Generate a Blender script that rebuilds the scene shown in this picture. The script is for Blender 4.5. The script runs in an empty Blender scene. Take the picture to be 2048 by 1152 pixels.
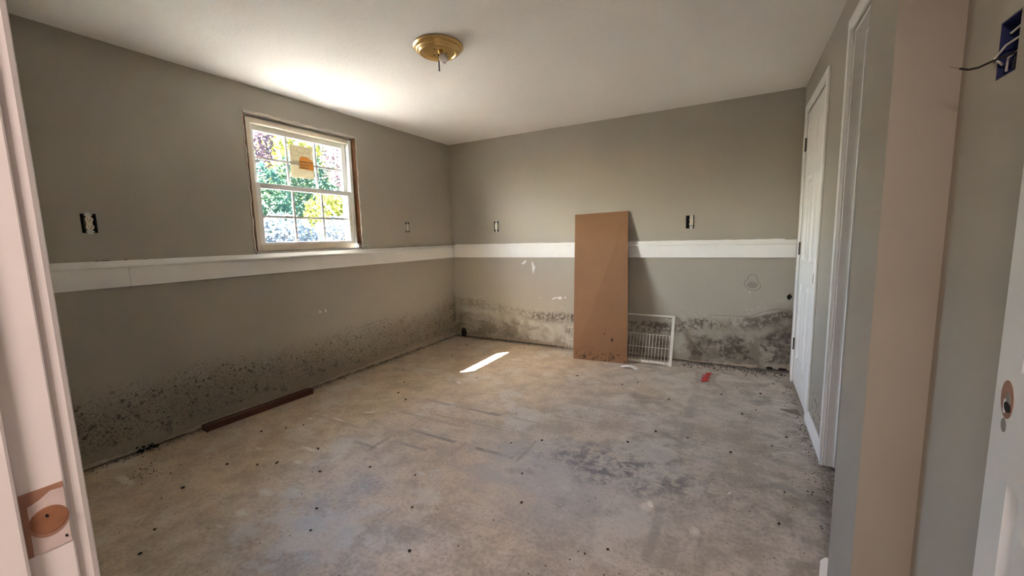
import bpy, bmesh, math, random
from mathutils import Vector, Matrix

# ------------------------------------------------------------------ camera, sky, sun, exposure
scene = bpy.context.scene
col = scene.collection
CAM = Vector((3.00556, -4.00062, 1.18536))
YAW, PITCH, ROLL, FPX = -0.503342519, -0.122623935, -0.0252766621, 815.448634
f_ = Vector((math.sin(YAW) * math.cos(PITCH), math.cos(YAW) * math.cos(PITCH), math.sin(PITCH)))
r_ = Vector((math.cos(YAW), -math.sin(YAW), 0.0))
u_ = r_.cross(f_)
r2 = r_ * math.cos(ROLL) + u_ * math.sin(ROLL)
u2 = -r_ * math.sin(ROLL) + u_ * math.cos(ROLL)
cam_data = bpy.data.cameras.new('camera')
cam = bpy.data.objects.new('camera', cam_data)
col.objects.link(cam)
cam.matrix_world = Matrix(((r2.x, u2.x, -f_.x, CAM.x), (r2.y, u2.y, -f_.y, CAM.y), (r2.z, u2.z, -f_.z, CAM.z), (0, 0, 0, 1)))
cam_data.sensor_fit = 'HORIZONTAL'
cam_data.sensor_width = 36.0
cam_data.lens = FPX / 2048 * 36.0
cam_data.clip_start = 0.02
scene.camera = cam

SUN_TRAVEL = Vector((0.762, 0.822, -1.0)).normalized()
world = bpy.data.worlds.new('sky')
scene.world = world
world.use_nodes = True
wn = world.node_tree
wn.nodes.clear()
sky = wn.nodes.new('ShaderNodeTexSky')
sky.sky_type = 'NISHITA'
sky.sun_disc = False
sky.sun_elevation = math.asin(-SUN_TRAVEL.z)
sky.sun_rotation = math.atan2(-SUN_TRAVEL.x, -SUN_TRAVEL.y)
sky.air_density = 1.0
sky.dust_density = 2.0
bg = wn.nodes.new('ShaderNodeBackground')
bg.inputs['Strength'].default_value = 2.65
wo = wn.nodes.new('ShaderNodeOutputWorld')
wn.links.new(sky.outputs[0], bg.inputs['Color'])
wn.links.new(bg.outputs[0], wo.inputs['Surface'])

sd = bpy.data.lights.new('sun', 'SUN')
sd.energy = 235.0
sd.angle = math.radians(0.8)
sd.color = (1.0, 0.93, 0.85)
sun = bpy.data.objects.new('sun', sd)
col.objects.link(sun)
sun.rotation_euler = SUN_TRAVEL.to_track_quat('-Z', 'Y').to_euler()
sun.location = (-6, -8, 9)

# light portal in the window opening (guides the sky's light, gives none of its own)
pd = bpy.data.lights.new('window_portal', 'AREA')
pd.shape = 'RECTANGLE'
pd.size = 0.95
pd.size_y = 0.98
pd.cycles.is_portal = True
portal = bpy.data.objects.new('window_portal', pd)
col.objects.link(portal)
portal.location = (-0.16, -1.84, 1.61)
portal.rotation_euler = Vector((1, 0, 0)).to_track_quat('-Z', 'Y').to_euler()

# lamp in the hall behind the camera
hd = bpy.data.lights.new('hall_light', 'AREA')
hd.shape = 'DISK'
hd.size = 0.45
hd.energy = 14.0
hd.color = (1.0, 0.81, 0.72)
hall_light = bpy.data.objects.new('hall_light', hd)
col.objects.link(hall_light)
hall_light.location = (2.98, -4.8, 2.15)

vs = scene.view_settings
vs.view_transform = 'Standard'
vs.look = 'None'
vs.exposure = 1.8
vs.gamma = 1.0
vs.use_curve_mapping = False
scene.cycles.use_denoising = True
scene.cycles.max_bounces = 10
scene.cycles.diffuse_bounces = 6
scene.cycles.adaptive_threshold = 0.6
scene.cycles.adaptive_min_samples = 24
scene.cycles.sample_clamp_indirect = 20.0
scene.cycles.caustics_reflective = False
scene.cycles.caustics_refractive = False

H, WX = 2.28, 3.433
random.seed(7)

# ------------------------------------------------------------------ node helpers
class G:
    """small node-graph writer"""
    def __init__(self, name, rough=0.6, spec=0.3, metal=0.0):
        self.m = bpy.data.materials.new(name)
        self.m.use_nodes = True
        self.t = self.m.node_tree
        self.b = self.t.nodes['Principled BSDF']
        self.out = self.t.nodes['Material Output']
        self.b.inputs['Roughness'].default_value = rough
        self.b.inputs['Specular IOR Level'].default_value = spec
        self.b.inputs['Metallic'].default_value = metal
        self._pos = None
    def n(self, t): return self.t.nodes.new(t)
    def link(self, a, b): self.t.links.new(a, b)
    def setin(self, sock, v):
        if isinstance(v, bpy.types.NodeSocket): self.link(v, sock)
        elif isinstance(v, (tuple, list)) and len(v) == 3 and sock.type == 'RGBA': sock.default_value = (*v, 1)
        else: sock.default_value = v
    @property
    def pos(self):
        if self._pos is None:
            self._pos = self.n('ShaderNodeTexCoord').outputs['Object']
        return self._pos
    def xyz(self, v=None):
        s = self.n('ShaderNodeSeparateXYZ'); self.setin(s.inputs[0], v or self.pos); return s.outputs
    def math(self, op, a, b=0.0, c=None, clamp=False):
        m = self.n('ShaderNodeMath'); m.operation = op; m.use_clamp = clamp
        self.setin(m.inputs[0], a); self.setin(m.inputs[1], b)
        if c is not None: self.setin(m.inputs[2], c)
        return m.outputs[0]
    def scale(self, s, v=None):
        m = self.n('ShaderNodeVectorMath'); m.operation = 'MULTIPLY'
        self.setin(m.inputs[0], v or self.pos); m.inputs[1].default_value = s
        return m.outputs[0]
    def noise(self, sc, det=4, rough=0.55, v=None, dist=0.0):
        m = self.n('ShaderNodeTexNoise'); self.setin(m.inputs['Vector'], v or self.pos)
        m.inputs['Scale'].default_value = sc; m.inputs['Detail'].default_value = det
        m.inputs['Roughness'].default_value = rough; m.inputs['Distortion'].default_value = dist
        return m.outputs['Fac']
    def voro(self, sc, v=None, feat='F1'):
        m = self.n('ShaderNodeTexVoronoi'); m.feature = feat; self.setin(m.inputs['Vector'], v or self.pos)
        m.inputs['Scale'].default_value = sc
        return m.outputs['Distance']
    def ss(self, v, lo, hi, a=0.0, b=1.0):
        m = self.n('ShaderNodeMapRange'); m.interpolation_type = 'SMOOTHSTEP'
        if not isinstance(lo, bpy.types.NodeSocket) and not isinstance(hi, bpy.types.NodeSocket) and lo > hi:
            lo, hi, a, b = hi, lo, b, a
        self.setin(m.inputs['Value'], v); self.setin(m.inputs['From Min'], lo); self.setin(m.inputs['From Max'], hi)
        m.inputs['To Min'].default_value = a; m.inputs['To Max'].default_value = b
        return m.outputs[0]
    def mul(self, *a):
        r = a[0]
        for x in a[1:]: r = self.math('MULTIPLY', r, x)
        return r
    def mix(self, fac, a, b, mode='MIX'):
        m = self.n('ShaderNodeMix'); m.data_type = 'RGBA'; m.blend_type = mode
        self.setin(m.inputs[0], fac); self.setin(m.inputs[6], a); self.setin(m.inputs[7], b)
        return m.outputs[2]
    def curve(self, v, pts):
        r = self.n('ShaderNodeValToRGB'); self.setin(r.inputs[0], v)
        e = r.color_ramp.elements
        while len(e) < len(pts): e.new(0.5)
        for k, (p, val) in enumerate(pts):
            e[k].position = p; e[k].color = (val, val, val, 1)
        return r.outputs[0]
    def ellipse(self, a, b, ca, cb, ra, rb, wob=None, amp=0.0, soft=0.3):
        da = self.math('DIVIDE', self.math('SUBTRACT', a, ca), ra)
        db = self.math('DIVIDE', self.math('SUBTRACT', b, cb), rb)
        d = self.math('SQRT', self.math('ADD', self.math('MULTIPLY', da, da), self.math('MULTIPLY', db, db)))
        if wob is not None: d = self.math('ADD', d, self.math('MULTIPLY', self.math('SUBTRACT', wob, 0.5), amp))
        return self.ss(d, 1.0, 1.0 - soft)
    def box(self, a, b, ca, cb, ha, hb, soft=0.02):
        da = self.ss(self.math('ABSOLUTE', self.math('SUBTRACT', a, ca)), ha, ha + soft, 1.0, 0.0)
        db = self.ss(self.math('ABSOLUTE', self.math('SUBTRACT', b, cb)), hb, hb + soft, 1.0, 0.0)
        return self.math('MULTIPLY', da, db)
    def color(self, c): self.setin(self.b.inputs['Base Color'], c); return self
    def rough(self, v): self.setin(self.b.inputs['Roughness'], v); return self
    def bump(self, h, strength=0.3, dist=0.003):
        bn = self.n('ShaderNodeBump'); self.setin(bn.inputs['Height'], h)
        bn.inputs['Strength'].default_value = strength; bn.inputs['Distance'].default_value = dist
        self.link(bn.outputs[0], self.b.inputs['Normal']); return self

def plain(name, c, rough=0.6, spec=0.3, metal=0.0, var=0.06, sc=30, bump=0.0, bsc=200):
    g = G(name, rough, spec, metal)
    f = g.noise(sc, 3)
    dark = tuple(x * (1 - var) for x in c); lite = tuple(min(1, x * (1 + var)) for x in c)
    g.color(g.mix(f, dark, lite))
    if bump: g.bump(g.noise(bsc, 3), bump, 0.001)
    return g.m

PAINT = (0.362, 0.332, 0.278)
M = {}
def paint_wall(name):
    g = G(name, 0.46, 0.4)
    f = g.noise(2.5, 2)
    c = g.mix(f, tuple(x * 0.96 for x in PAINT), tuple(x * 1.03 for x in PAINT))
    return g, c

# plain painted walls
g, c = paint_wall('taupe_paint'); g.color(c); M['paint'] = g.m

# left wall: mould specks rising from the floor
g, c = paint_wall('taupe_paint_mould_left')
x, y, z = g.xyz()
low = g.noise(1.6, 1); mid = g.noise(9, 3); fine = g.noise(55, 2, 0.6)
zz = g.math('ADD', z, g.math('MULTIPLY', g.math('SUBTRACT', mid, 0.5), 0.16))
zz = g.math('ADD', zz, g.math('MULTIPLY', g.math('SUBTRACT', low, 0.5), 0.10))
zz = g.math('SUBTRACT', zz, g.ss(y, -0.55, 0.0, 0.0, 0.10))
stain = g.ss(zz, 0.46, 0.22)
c = g.mix(g.mul(stain, 0.62), c, (0.215, 0.17, 0.12))
dens = g.mul(g.ss(zz, 0.50, 0.30), g.ss(z, 0.05, 0.11), g.ss(mid, 0.22, 0.52))
v1 = g.voro(115)
sp1 = g.mul(g.ss(v1, 0.55, 0.25), g.ss(fine, 0.34, 0.50), dens)
v2 = g.voro(34)
sp2 = g.mul(g.ss(v2, 0.42, 0.18), g.ss(g.noise(17, 1), 0.40, 0.56), dens)
c = g.mix(g.mul(sp1, 0.82), c, (0.075, 0.062, 0.042))
c = g.mix(g.mul(sp2, 0.85), c, (0.045, 0.038, 0.028))
clump = g.mul(g.ss(g.noise(11, 3, 0.65), 0.57, 0.68), g.ss(z, 0.02, 0.06), g.ss(z, 0.17, 0.09), g.ss(y, -1.9, -2.3))
c = g.mix(g.mul(clump, 0.85), c, (0.03, 0.026, 0.02))
foot = g.mul(g.ss(g.math('ADD', z, g.math('MULTIPLY', g.math('SUBTRACT', mid, 0.5), 0.05)), 0.075, 0.05), 0.6)
c = g.mix(foot, c, g.mix(fine, (0.15, 0.12, 0.085), (0.36, 0.31, 0.24)))
corner = g.mul(g.ss(y, -0.14, -0.02), g.ss(zz, 0.6, 0.1), g.ss(mid, 0.35, 0.6))
c = g.mix(g.mul(corner, 0.8), c, (0.07, 0.055, 0.04))
g.color(c); M['paint_left'] = g.m

# back wall: tide line of mould and bare plaster below it
g, c = paint_wall('taupe_paint_mould_back')
x, y, z = g.xyz()
xn = g.math('DIVIDE', x, WX)
tide = g.curve(xn, [(p / WX, h) for p, h in [(0.0, 0.46), (0.15, 0.455), (0.5, 0.44), (0.77, 0.395), (1.14, 0.35), (1.52, 0.362), (2.0, 0.33), (2.5, 0.33), (2.74, 0.40), (3.02, 0.42), (3.2, 0.44), (3.38, 0.52)]])
mid = g.noise(8, 3); fine = g.noise(45, 3, 0.65); low = g.noise(2.6, 2)
rel = g.math('ADD', g.math('SUBTRACT', z, tide), g.math('MULTIPLY', g.math('SUBTRACT', mid, 0.5), 0.11))
below = g.ss(rel, 0.02, -0.04)
plaster = g.mix(g.ss(mid, 0.35, 0.65), (0.33, 0.30, 0.245), (0.46, 0.44, 0.39))
c = g.mix(g.mul(below, 0.75), c, plaster)
# flaking just above the line
fl = g.mul(g.ss(rel, 0.17, 0.08), g.ss(rel, 0.02, 0.05), g.ss(fine, 0.55, 0.63), g.ss(low, 0.42, 0.56))
c = g.mix(g.mul(fl, 0.5), c, (0.55, 0.53, 0.48))
# the mould line itself
band = g.mul(g.ss(rel, 0.035, 0.0), g.ss(rel, -0.12, -0.05))
amt = g.curve(xn, [(p / WX, h) for p, h in [(0.0, 0.45), (0.5, 0.5), (0.85, 0.25), (1.02, 0.8), (1.52, 1.0), (2.5, 0.9), (2.75, 1.0), (3.0, 0.65), (3.2, 0.8), (3.42, 1.0)]])
tx = g.noise(26, 5, 0.72)
streak = g.mul(band, g.ss(g.math('ADD', g.mul(tx, 0.8), g.mul(low, 0.35)), 0.50, 0.64), amt)
# lower blotches
rt = g.ss(x, 2.35, 2.9)
c = g.mix(g.mul(g.ss(rel, 0.02, -0.06), rt, 0.5), c, (0.21, 0.175, 0.13))
low_m = g.mul(g.ss(rel, -0.10, -0.18), g.ss(g.math('ADD', g.noise(4.2, 3, 0.6), g.mul(g.math('SUBTRACT', tx, 0.5), 0.45)), 0.44, 0.60))
c = g.mix(g.mul(low_m, 0.7), c, (0.14, 0.115, 0.088))
low_d = g.mul(g.ss(rel, -0.10, -0.18), g.ss(g.math('ADD', g.noise(5.5, 3, 0.6), g.mul(g.math('SUBTRACT', tx, 0.5), 0.6)), 0.46, 0.58), rt, g.ss(z, 0.05, 0.09), g.ss(tx, 0.34, 0.58, 0.35, 1.0))
c = g.mix(g.mul(low_d, 0.8), c, (0.045, 0.036, 0.028))
c = g.mix(g.mul(streak, 0.9), c, (0.06, 0.043, 0.033))
corner = g.mul(g.ss(x, 0.22, 0.0), g.ss(z, 0.55, 0.2), g.ss(mid, 0.3, 0.65))
c = g.mix(g.mul(corner, 0.75), c, (0.10, 0.08, 0.06))
cr = g.mul(g.ss(x, 3.22, 3.41), g.ss(z, 0.62, 0.44), g.ss(z, 0.2, 0.34), g.ss(mid, 0.35, 0.6))
c = g.mix(g.mul(cr, 0.8), c, (0.06, 0.042, 0.03))
blk = g.ellipse(x, z, 0.115, 0.05, 0.05, 0.065, fine, 0.9, 0.25)
c = g.mix(blk, c, (0.015, 0.013, 0.012))
g.color(c); M['paint_back'] = g.m

# right wall: light mould between the doors
g, c = paint_wall('taupe_paint_mould_right')
x, y, z = g.xyz()
d = g.mul(g.ss(z, 0.42, 0.15), g.ss(y, -1.0, -1.2), g.ss(y, -1.7, -1.5), g.ss(g.noise(30, 3, 0.65), 0.45, 0.6))
c = g.mix(g.mul(d, 0.8), c, (0.10, 0.085, 0.06))
g.color(c); M['paint_right'] = g.m

# ceiling
g = G('stippled_ceiling_paint', 0.85, 0.15)
f = g.noise(1.6, 3)
g.color(g.mix(f, (0.80, 0.785, 0.77), (0.85, 0.835, 0.82)))
h1 = g.noise(55, 2, 0.6)
g.bump(h1, 0.6, 0.004); M['ceiling'] = g.m

# concrete floor
g = G('stained_concrete', 0.5, 0.5)
x, y, z = g.xyz()
big = g.noise(1.3, 3, 0.6); mid = g.noise(6, 5, 0.7); fine = g.noise(60, 3, 0.75)
warm = g.mix(g.ss(mid, 0.36, 0.64), (0.40, 0.30, 0.205), (0.58, 0.455, 0.33))
grey = g.mix(g.ss(mid, 0.36, 0.64), (0.33, 0.29, 0.25), (0.52, 0.47, 0.42))
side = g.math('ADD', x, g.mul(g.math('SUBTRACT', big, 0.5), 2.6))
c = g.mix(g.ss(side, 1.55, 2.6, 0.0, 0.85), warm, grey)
c = g.mix(g.mul(g.ss(fine, 0.46, 0.66), 0.42), c, (0.20, 0.17, 0.135))
c = g.mix(g.mul(g.ss(fine, 0.44, 0.30), 0.45), c, (0.55, 0.50, 0.43))
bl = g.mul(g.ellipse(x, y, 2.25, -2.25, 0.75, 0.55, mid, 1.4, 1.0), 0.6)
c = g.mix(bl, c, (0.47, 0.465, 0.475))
# blue-grey dark stain and other worn areas
st = g.mul(g.ellipse(x, y, 2.55, -2.02, 0.62, 0.30, mid, 1.6, 0.9), g.ss(g.noise(15, 4, 0.7), 0.43, 0.56))
c = g.mix(g.mul(st, 0.78), c, (0.10, 0.10, 0.118))
st2 = g.mul(g.ss(g.noise(2.3, 5, 0.68, v=g.scale((1.0, 1.6, 1.0))), 0.55, 0.68), g.ss(x, 1.5, 2.3))
c = g.mix(g.mul(st2, 0.5), c, (0.16, 0.15, 0.14))
lt = g.mul(g.ss(g.noise(2.1, 5, 0.72), 0.53, 0.61), 0.45)
c = g.mix(lt, c, (0.60, 0.57, 0.52))
sm = g.mul(g.ss(g.noise(3.5, 2, 0.55, v=g.scale((0.8, 3.0, 1))), 0.68, 0.74), g.ss(fine, 0.36, 0.55))
c = g.mix(g.mul(sm, 0.7), c, (0.66, 0.62, 0.55))
wob = g.mul(g.math('SUBTRACT', mid, 0.5), 0.035)
xw = g.math('ADD', x, wob); yw = g.math('ADD', y, wob)
brk = g.ss(mid, 0.40, 0.55)
# scrape lines left by the old flooring
for (cx, cy, hx, hy, a) in [(1.33, -1.755, 0.32, 0.010, 0.6), (1.75, -1.745, 0.18, 0.010, 0.35), (1.42, -2.18, 0.17, 0.007, 0.7), (1.86, -2.185, 0.12, 0.008, 0.8),
                            (1.25, -2.0, 0.26, 0.005, 0.4), (1.55, -1.93, 0.3, 0.004, 0.4), (1.12, -2.44, 0.10, 0.008, 0.5), (1.38, -2.33, 0.12, 0.006, 0.5),
                            (2.02, -2.08, 0.004, 0.12, 0.4), (1.20, -2.38, 0.006, 0.1, 0.5), (1.66, -2.24, 0.004, 0.08, 0.4), (0.72, -2.3, 0.22, 0.007, 0.3),
                            (2.25, -1.35, 0.26, 0.006, 0.3), (2.3, -1.6, 0.3, 0.008, 0.25)]:
    b_ = g.mul(g.box(xw, yw, cx, cy, hx, hy, 0.012), g.math('ADD', g.mul(brk, 0.75), 0.25), a)
    c = g.mix(b_, c, (0.17, 0.145, 0.12))
# glue stripe running towards the camera
for (cx, cy, hx, hy, a) in [(2.775, -0.75, 0.016, 0.2, 0.28), (2.775, -1.12, 0.018, 0.13, 0.5), (2.785, -1.5, 0.026, 0.16, 0.5), (2.76, -2.42, 0.008, 0.16, 0.5), (2.83, -2.5, 0.016, 0.08, 0.3)]:
    b_ = g.mul(g.box(xw, yw, cx, cy, hx, hy, 0.02), g.math('ADD', g.mul(g.ss(mid, 0.38, 0.58), 0.75), 0.25), a)
    c = g.mix(b_, c, (0.18, 0.165, 0.15))
for (cx, cy, rx, ry) in [(0.30, -3.25, 0.13, 0.035), (1.06, -2.98, 0.07, 0.03), (0.88, -2.62, 0.10, 0.02), (0.95, -2.74, 0.05, 0.02), (0.60, -2.75, 0.04, 0.015), (1.12, -3.12, 0.05, 0.03), (2.70, -2.28, 0.035, 0.05), (2.9, -2.35, 0.03, 0.04), (0.70, -2.28, 0.09, 0.018)]:
    e_ = g.mul(g.ellipse(x, y, cx, cy, rx, ry, fine, 1.2, 0.7), g.ss(fine, 0.34, 0.48))
    c = g.mix(g.mul(e_, 0.8), c, (0.68, 0.63, 0.55))
# dirt along the walls
dw = g.math('MINIMUM', x, g.math('MINIMUM', g.math('MULTIPLY', y, -1.0), g.math('SUBTRACT', WX, x)))
dirt = g.mul(g.ss(g.math('ADD', dw, g.mul(g.math('SUBTRACT', mid, 0.5), 0.12)), 0.07, 0.0), g.ss(fine, 0.35, 0.6))
c = g.mix(g.mul(dirt, 0.7), c, (0.12, 0.095, 0.065))
sx = g.mul(g.ss(x, 2.9, 3.35), g.ss(g.noise(7, 3, 0.65), 0.5, 0.64))
c = g.mix(g.mul(sx, 0.55), c, (0.15, 0.125, 0.095))
pit = g.mul(g.ss(g.voro(55), 0.13, 0.07), g.ss(big, 0.42, 0.6))
c = g.mix(g.mul(pit, 0.7), c, (0.07, 0.06, 0.05))
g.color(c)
g.rough(g.ss(mid, 0.25, 0.75, 0.42, 0.62))
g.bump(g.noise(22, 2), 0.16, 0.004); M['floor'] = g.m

M['trim'] = plain('white_semigloss_paint', (0.80, 0.795, 0.775), 0.35, 0.45, var=0.05, sc=12, bump=0.05)
M['trim_pink'] = plain('white_jamb_paint', (0.75, 0.715, 0.715), 0.45, 0.4, var=0.05, sc=14, bump=0.08)
M['door'] = plain('white_door_paint', (0.76, 0.755, 0.735), 0.4, 0.4, var=0.04, sc=10, bump=0.04)
M['vinyl'] = plain('window_vinyl', (0.72, 0.72, 0.70), 0.35, 0.4, var=0.03)
M['cream'] = plain('cream_window_frame', (0.62, 0.55, 0.45), 0.5, 0.3, var=0.06)
M['rawwood'] = plain('raw_framing_wood', (0.24, 0.11, 0.055), 0.8, 0.2, var=0.4, sc=40)
M['dark'] = plain('dark_void', (0.02, 0.018, 0.016), 0.9, 0.1)
M['drywall'] = plain('cut_drywall_edge', (0.55, 0.52, 0.47), 0.9, 0.1, var=0.25, sc=60)
M['block'] = plain('foundation_block', (0.10, 0.09, 0.08), 0.95, 0.1)
M['siding'] = plain('white_siding', (0.36, 0.37, 0.38), 0.6, 0.3)
M['mdf'] = plain('bare_jamb_wood', (0.33, 0.18, 0.125), 0.75, 0.2, var=0.3, sc=50)
M['mdf_dark'] = plain('mortise_wood', (0.27, 0.125, 0.068), 0.8, 0.2, var=0.3, sc=60)
M['smear'] = plain('chipped_jamb_paint', (0.56, 0.47, 0.45), 0.7, 0.2, var=0.25, sc=70)
M['steel'] = plain('worn_hinge_steel', (0.30, 0.27, 0.23), 0.4, 0.5, 0.9, var=0.2)
M['bronze'] = plain('dark_hinge_pin', (0.06, 0.05, 0.045), 0.45, 0.4, 0.6)
M['ivory'] = plain('ivory_plastic', (0.62, 0.58, 0.47), 0.35, 0.45, var=0.06)
M['slot'] = plain('slot_black', (0.01, 0.01, 0.01), 0.7, 0.2)
M['bluebox'] = plain('blue_plastic_box', (0.012, 0.022, 0.10), 0.5, 0.4)
M['blackbox'] = plain('black_plastic_box', (0.012, 0.012, 0.016), 0.6, 0.3)
M['strap'] = plain('zinc_strap', (0.55, 0.55, 0.53), 0.4, 0.5, 0.7)
M['wire_white'] = plain('white_wire_coat', (0.62, 0.61, 0.58), 0.45, 0.4)
M['wire_black'] = plain('black_wire', (0.02, 0.016, 0.012), 0.5, 0.4)
M['copper'] = plain('bare_wire', (0.35, 0.30, 0.24), 0.4, 0.5, 0.6)
M['rack'] = plain('white_coated_wire', (0.58, 0.56, 0.50), 0.5, 0.35, var=0.15, sc=25)
M['paper'] = plain('white_paper', (0.72, 0.74, 0.76), 0.8, 0.2)
M['chip'] = plain('white_chip', (0.72, 0.69, 0.63), 0.8, 0.2)
M['crumb'] = plain('dark_crumb', (0.03, 0.024, 0.018), 0.9, 0.1, var=0.5, sc=80)
M['red'] = plain('red_print', (0.50, 0.02, 0.025), 0.5, 0.3)
M['greymat'] = plain('grey_cardboard', (0.20, 0.16, 0.125), 0.9, 0.1)
M['plaster'] = plain('exposed_white_plaster', (0.66, 0.67, 0.68), 0.8, 0.2)
M['patchgrey'] = plain('grey_patch_compound', (0.27, 0.245, 0.215), 0.7, 0.2, var=0.15, sc=25)
M['crack'] = plain('crack_line', (0.12, 0.095, 0.07), 0.9, 0.1)
M['peel'] = plain('peeling_bottom_edge', (0.36, 0.30, 0.235), 0.9, 0.1, var=0.45, sc=35)
M['mouldblob'] = plain('black_mould', (0.018, 0.016, 0.013), 0.95, 0.05)
M['brass'] = plain('polished_brass', (0.72, 0.50, 0.21), 0.30, 0.5, 1.0, var=0.12, sc=14)
M['bulb'] = plain('frosted_bulb_glass', (0.78, 0.74, 0.70), 0.25, 0.5)
M['rod'] = plain('dark_threaded_rod', (0.02, 0.018, 0.014), 0.5, 0.4, 0.5)
M['hallwall'] = plain('hall_paint', (0.50, 0.44, 0.38), 0.7, 0.2)
M['bark'] = plain('tree_bark', (0.20, 0.16, 0.13), 0.9, 0.1, var=0.3, sc=20)
M['lawn'] = plain('pale_dry_lawn', (0.085, 0.083, 0.078), 0.95, 0.1, var=0.25, sc=3)
M['soffit'] = plain('eave_soffit', (0.6, 0.6, 0.58), 0.7, 0.2)

# cardboard: faint flutes, damp mouldy foot
g = G('brown_cardboard', 0.8, 0.15)
x, y, z = g.xyz()
fl = g.math('SINE', g.math('MULTIPLY', x, 700.0))
c = g.mix(g.noise(5, 4), (0.205, 0.107, 0.056), (0.26, 0.142, 0.077))
c = g.mix(g.mul(g.ss(fl, -1, 1), 0.08), c, (0.15, 0.075, 0.036))
c = g.mix(g.mul(g.ss(z, 0.42, 0.1), 0.25), c, (0.13, 0.07, 0.038))
sp = g.mul(g.ss(g.noise(38, 4, 0.7), 0.52, 0.6), g.ss(z, 0.16, 0.02))
c = g.mix(g.mul(sp, 0.9), c, (0.045, 0.026, 0.018))
c = g.mix(g.ellipse(x, z, 0.105, 0.205, 0.012, 0.02, g.noise(60, 2), 0.8), c, (0.06, 0.03, 0.02))
c = g.mix(g.ellipse(x, z, 0.03, 0.26, 0.007, 0.01, g.noise(60, 2), 0.8), c, (0.06, 0.03, 0.02))
g.color(c); M['cardboard'] = g.m
M['cardedge'] = plain('cardboard_edge', (0.52, 0.40, 0.28), 0.9, 0.1, var=0.2, sc=200)

# dark red wood strip
g = G('dark_red_wood', 0.6, 0.3)
x, y, z = g.xyz()
gr = g.noise(30, 4, v=g.scale((8, 0.6, 8)))
g.color(g.mix(gr, (0.045, 0.016, 0.010), (0.12, 0.045, 0.028))); M['redwood'] = g.m

def thin_film(name, tint, rough, film):
    """clear pane or film: transparent with a weak mirror reflection and an optional milky share"""
    m = bpy.data.materials.new(name); m.use_nodes = True
    t = m.node_tree; t.nodes.clear()
    o = t.nodes.new('ShaderNodeOutputMaterial'); tr = t.nodes.new('ShaderNodeBsdfTransparent'); gl = t.nodes.new('ShaderNodeBsdfGlossy')
    df = t.nodes.new('ShaderNodeBsdfPrincipled'); lw = t.nodes.new('ShaderNodeLayerWeight'); pw_ = t.nodes.new('ShaderNodeMath'); fr = t.nodes.new('ShaderNodeMath'); a = t.nodes.new('ShaderNodeMixShader'); b = t.nodes.new('ShaderNodeMixShader')
    no = t.nodes.new('ShaderNodeTexNoise'); no.inputs['Scale'].default_value = 9; mr = t.nodes.new('ShaderNodeMapRange')
    mr.inputs['To Min'].default_value = film * 0.6; mr.inputs['To Max'].default_value = film * 1.4
    t.links.new(no.outputs['Fac'], mr.inputs['Value']); t.links.new(mr.outputs[0], b.inputs[0])
    tr.inputs[0].default_value = (*tint, 1); gl.inputs['Roughness'].default_value = rough
    df.inputs['Base Color'].default_value = (0.75, 0.72, 0.68, 1); df.inputs['Roughness'].default_value = 0.5
    pw_.operation = 'POWER'; pw_.inputs[1].default_value = 5.0; t.links.new(lw.outputs['Facing'], pw_.inputs[0])   # Schlick reflectance, the same from both sides
    fr.operation = 'MULTIPLY_ADD'; fr.inputs[1].default_value = 0.96; fr.inputs[2].default_value = 0.04; t.links.new(pw_.outputs[0], fr.inputs[0])
    t.links.new(fr.outputs[0], a.inputs[0]); t.links.new(tr.outputs[0], a.inputs[1]); t.links.new(gl.outputs[0], a.inputs[2])
    t.links.new(a.outputs[0], b.inputs[1]); t.links.new(df.outputs[0], b.inputs[2]); t.links.new(b.outputs[0], o.inputs[0])
    return m
M['glass'] = thin_film('window_glass', (0.95, 0.97, 0.97), 0.02, 0.006)
M['film'] = thin_film('clear_plastic_film', (0.97, 0.95, 0.94), 0.15, 0.10)

def leafy(name, c, tr):
    m = bpy.data.materials.new(name); m.use_nodes = True
    t = m.node_tree; t.nodes.clear()
    o = t.nodes.new('ShaderNodeOutputMaterial'); d = t.nodes.new('ShaderNodeBsdfDiffuse'); l = t.nodes.new('ShaderNodeBsdfTranslucent'); x = t.nodes.new('ShaderNodeMixShader')
    n = t.nodes.new('ShaderNodeTexNoise'); n.inputs['Scale'].default_value = 1.7; n.inputs['Detail'].default_value = 5
    r = t.nodes.new('ShaderNodeValToRGB'); r.color_ramp.elements[0].position = 0.35; r.color_ramp.elements[1].position = 0.65
    r.color_ramp.elements[0].color = (*c, 1); r.color_ramp.elements[1].color = (*tr, 1)
    tc = t.nodes.new('ShaderNodeTexCoord'); t.links.new(tc.outputs['Object'], n.inputs['Vector'])
    t.links.new(n.outputs['Fac'], r.inputs[0]); t.links.new(r.outputs[0], d.inputs[0]); t.links.new(r.outputs[0], l.inputs[0])
    x.inputs[0].default_value = 0.5
    t.links.new(d.outputs[0], x.inputs[1]); t.links.new(l.outputs[0], x.inputs[2]); t.links.new(x.outputs[0], o.inputs[0])
    return m
M['leaf_green'] = leafy('green_leaves', (0.013, 0.033, 0.027), (0.032, 0.056, 0.027))
M['leaf_yellow'] = leafy('yellow_green_leaves', (0.035, 0.048, 0.010), (0.085, 0.078, 0.013))
M['leaf_pink'] = leafy('reddish_leaves', (0.036, 0.026, 0.030), (0.072, 0.043, 0.050))
M['leaf_pale'] = leafy('pale_bluish_leaves', (0.033, 0.046, 0.053), (0.08, 0.093, 0.103))

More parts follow.
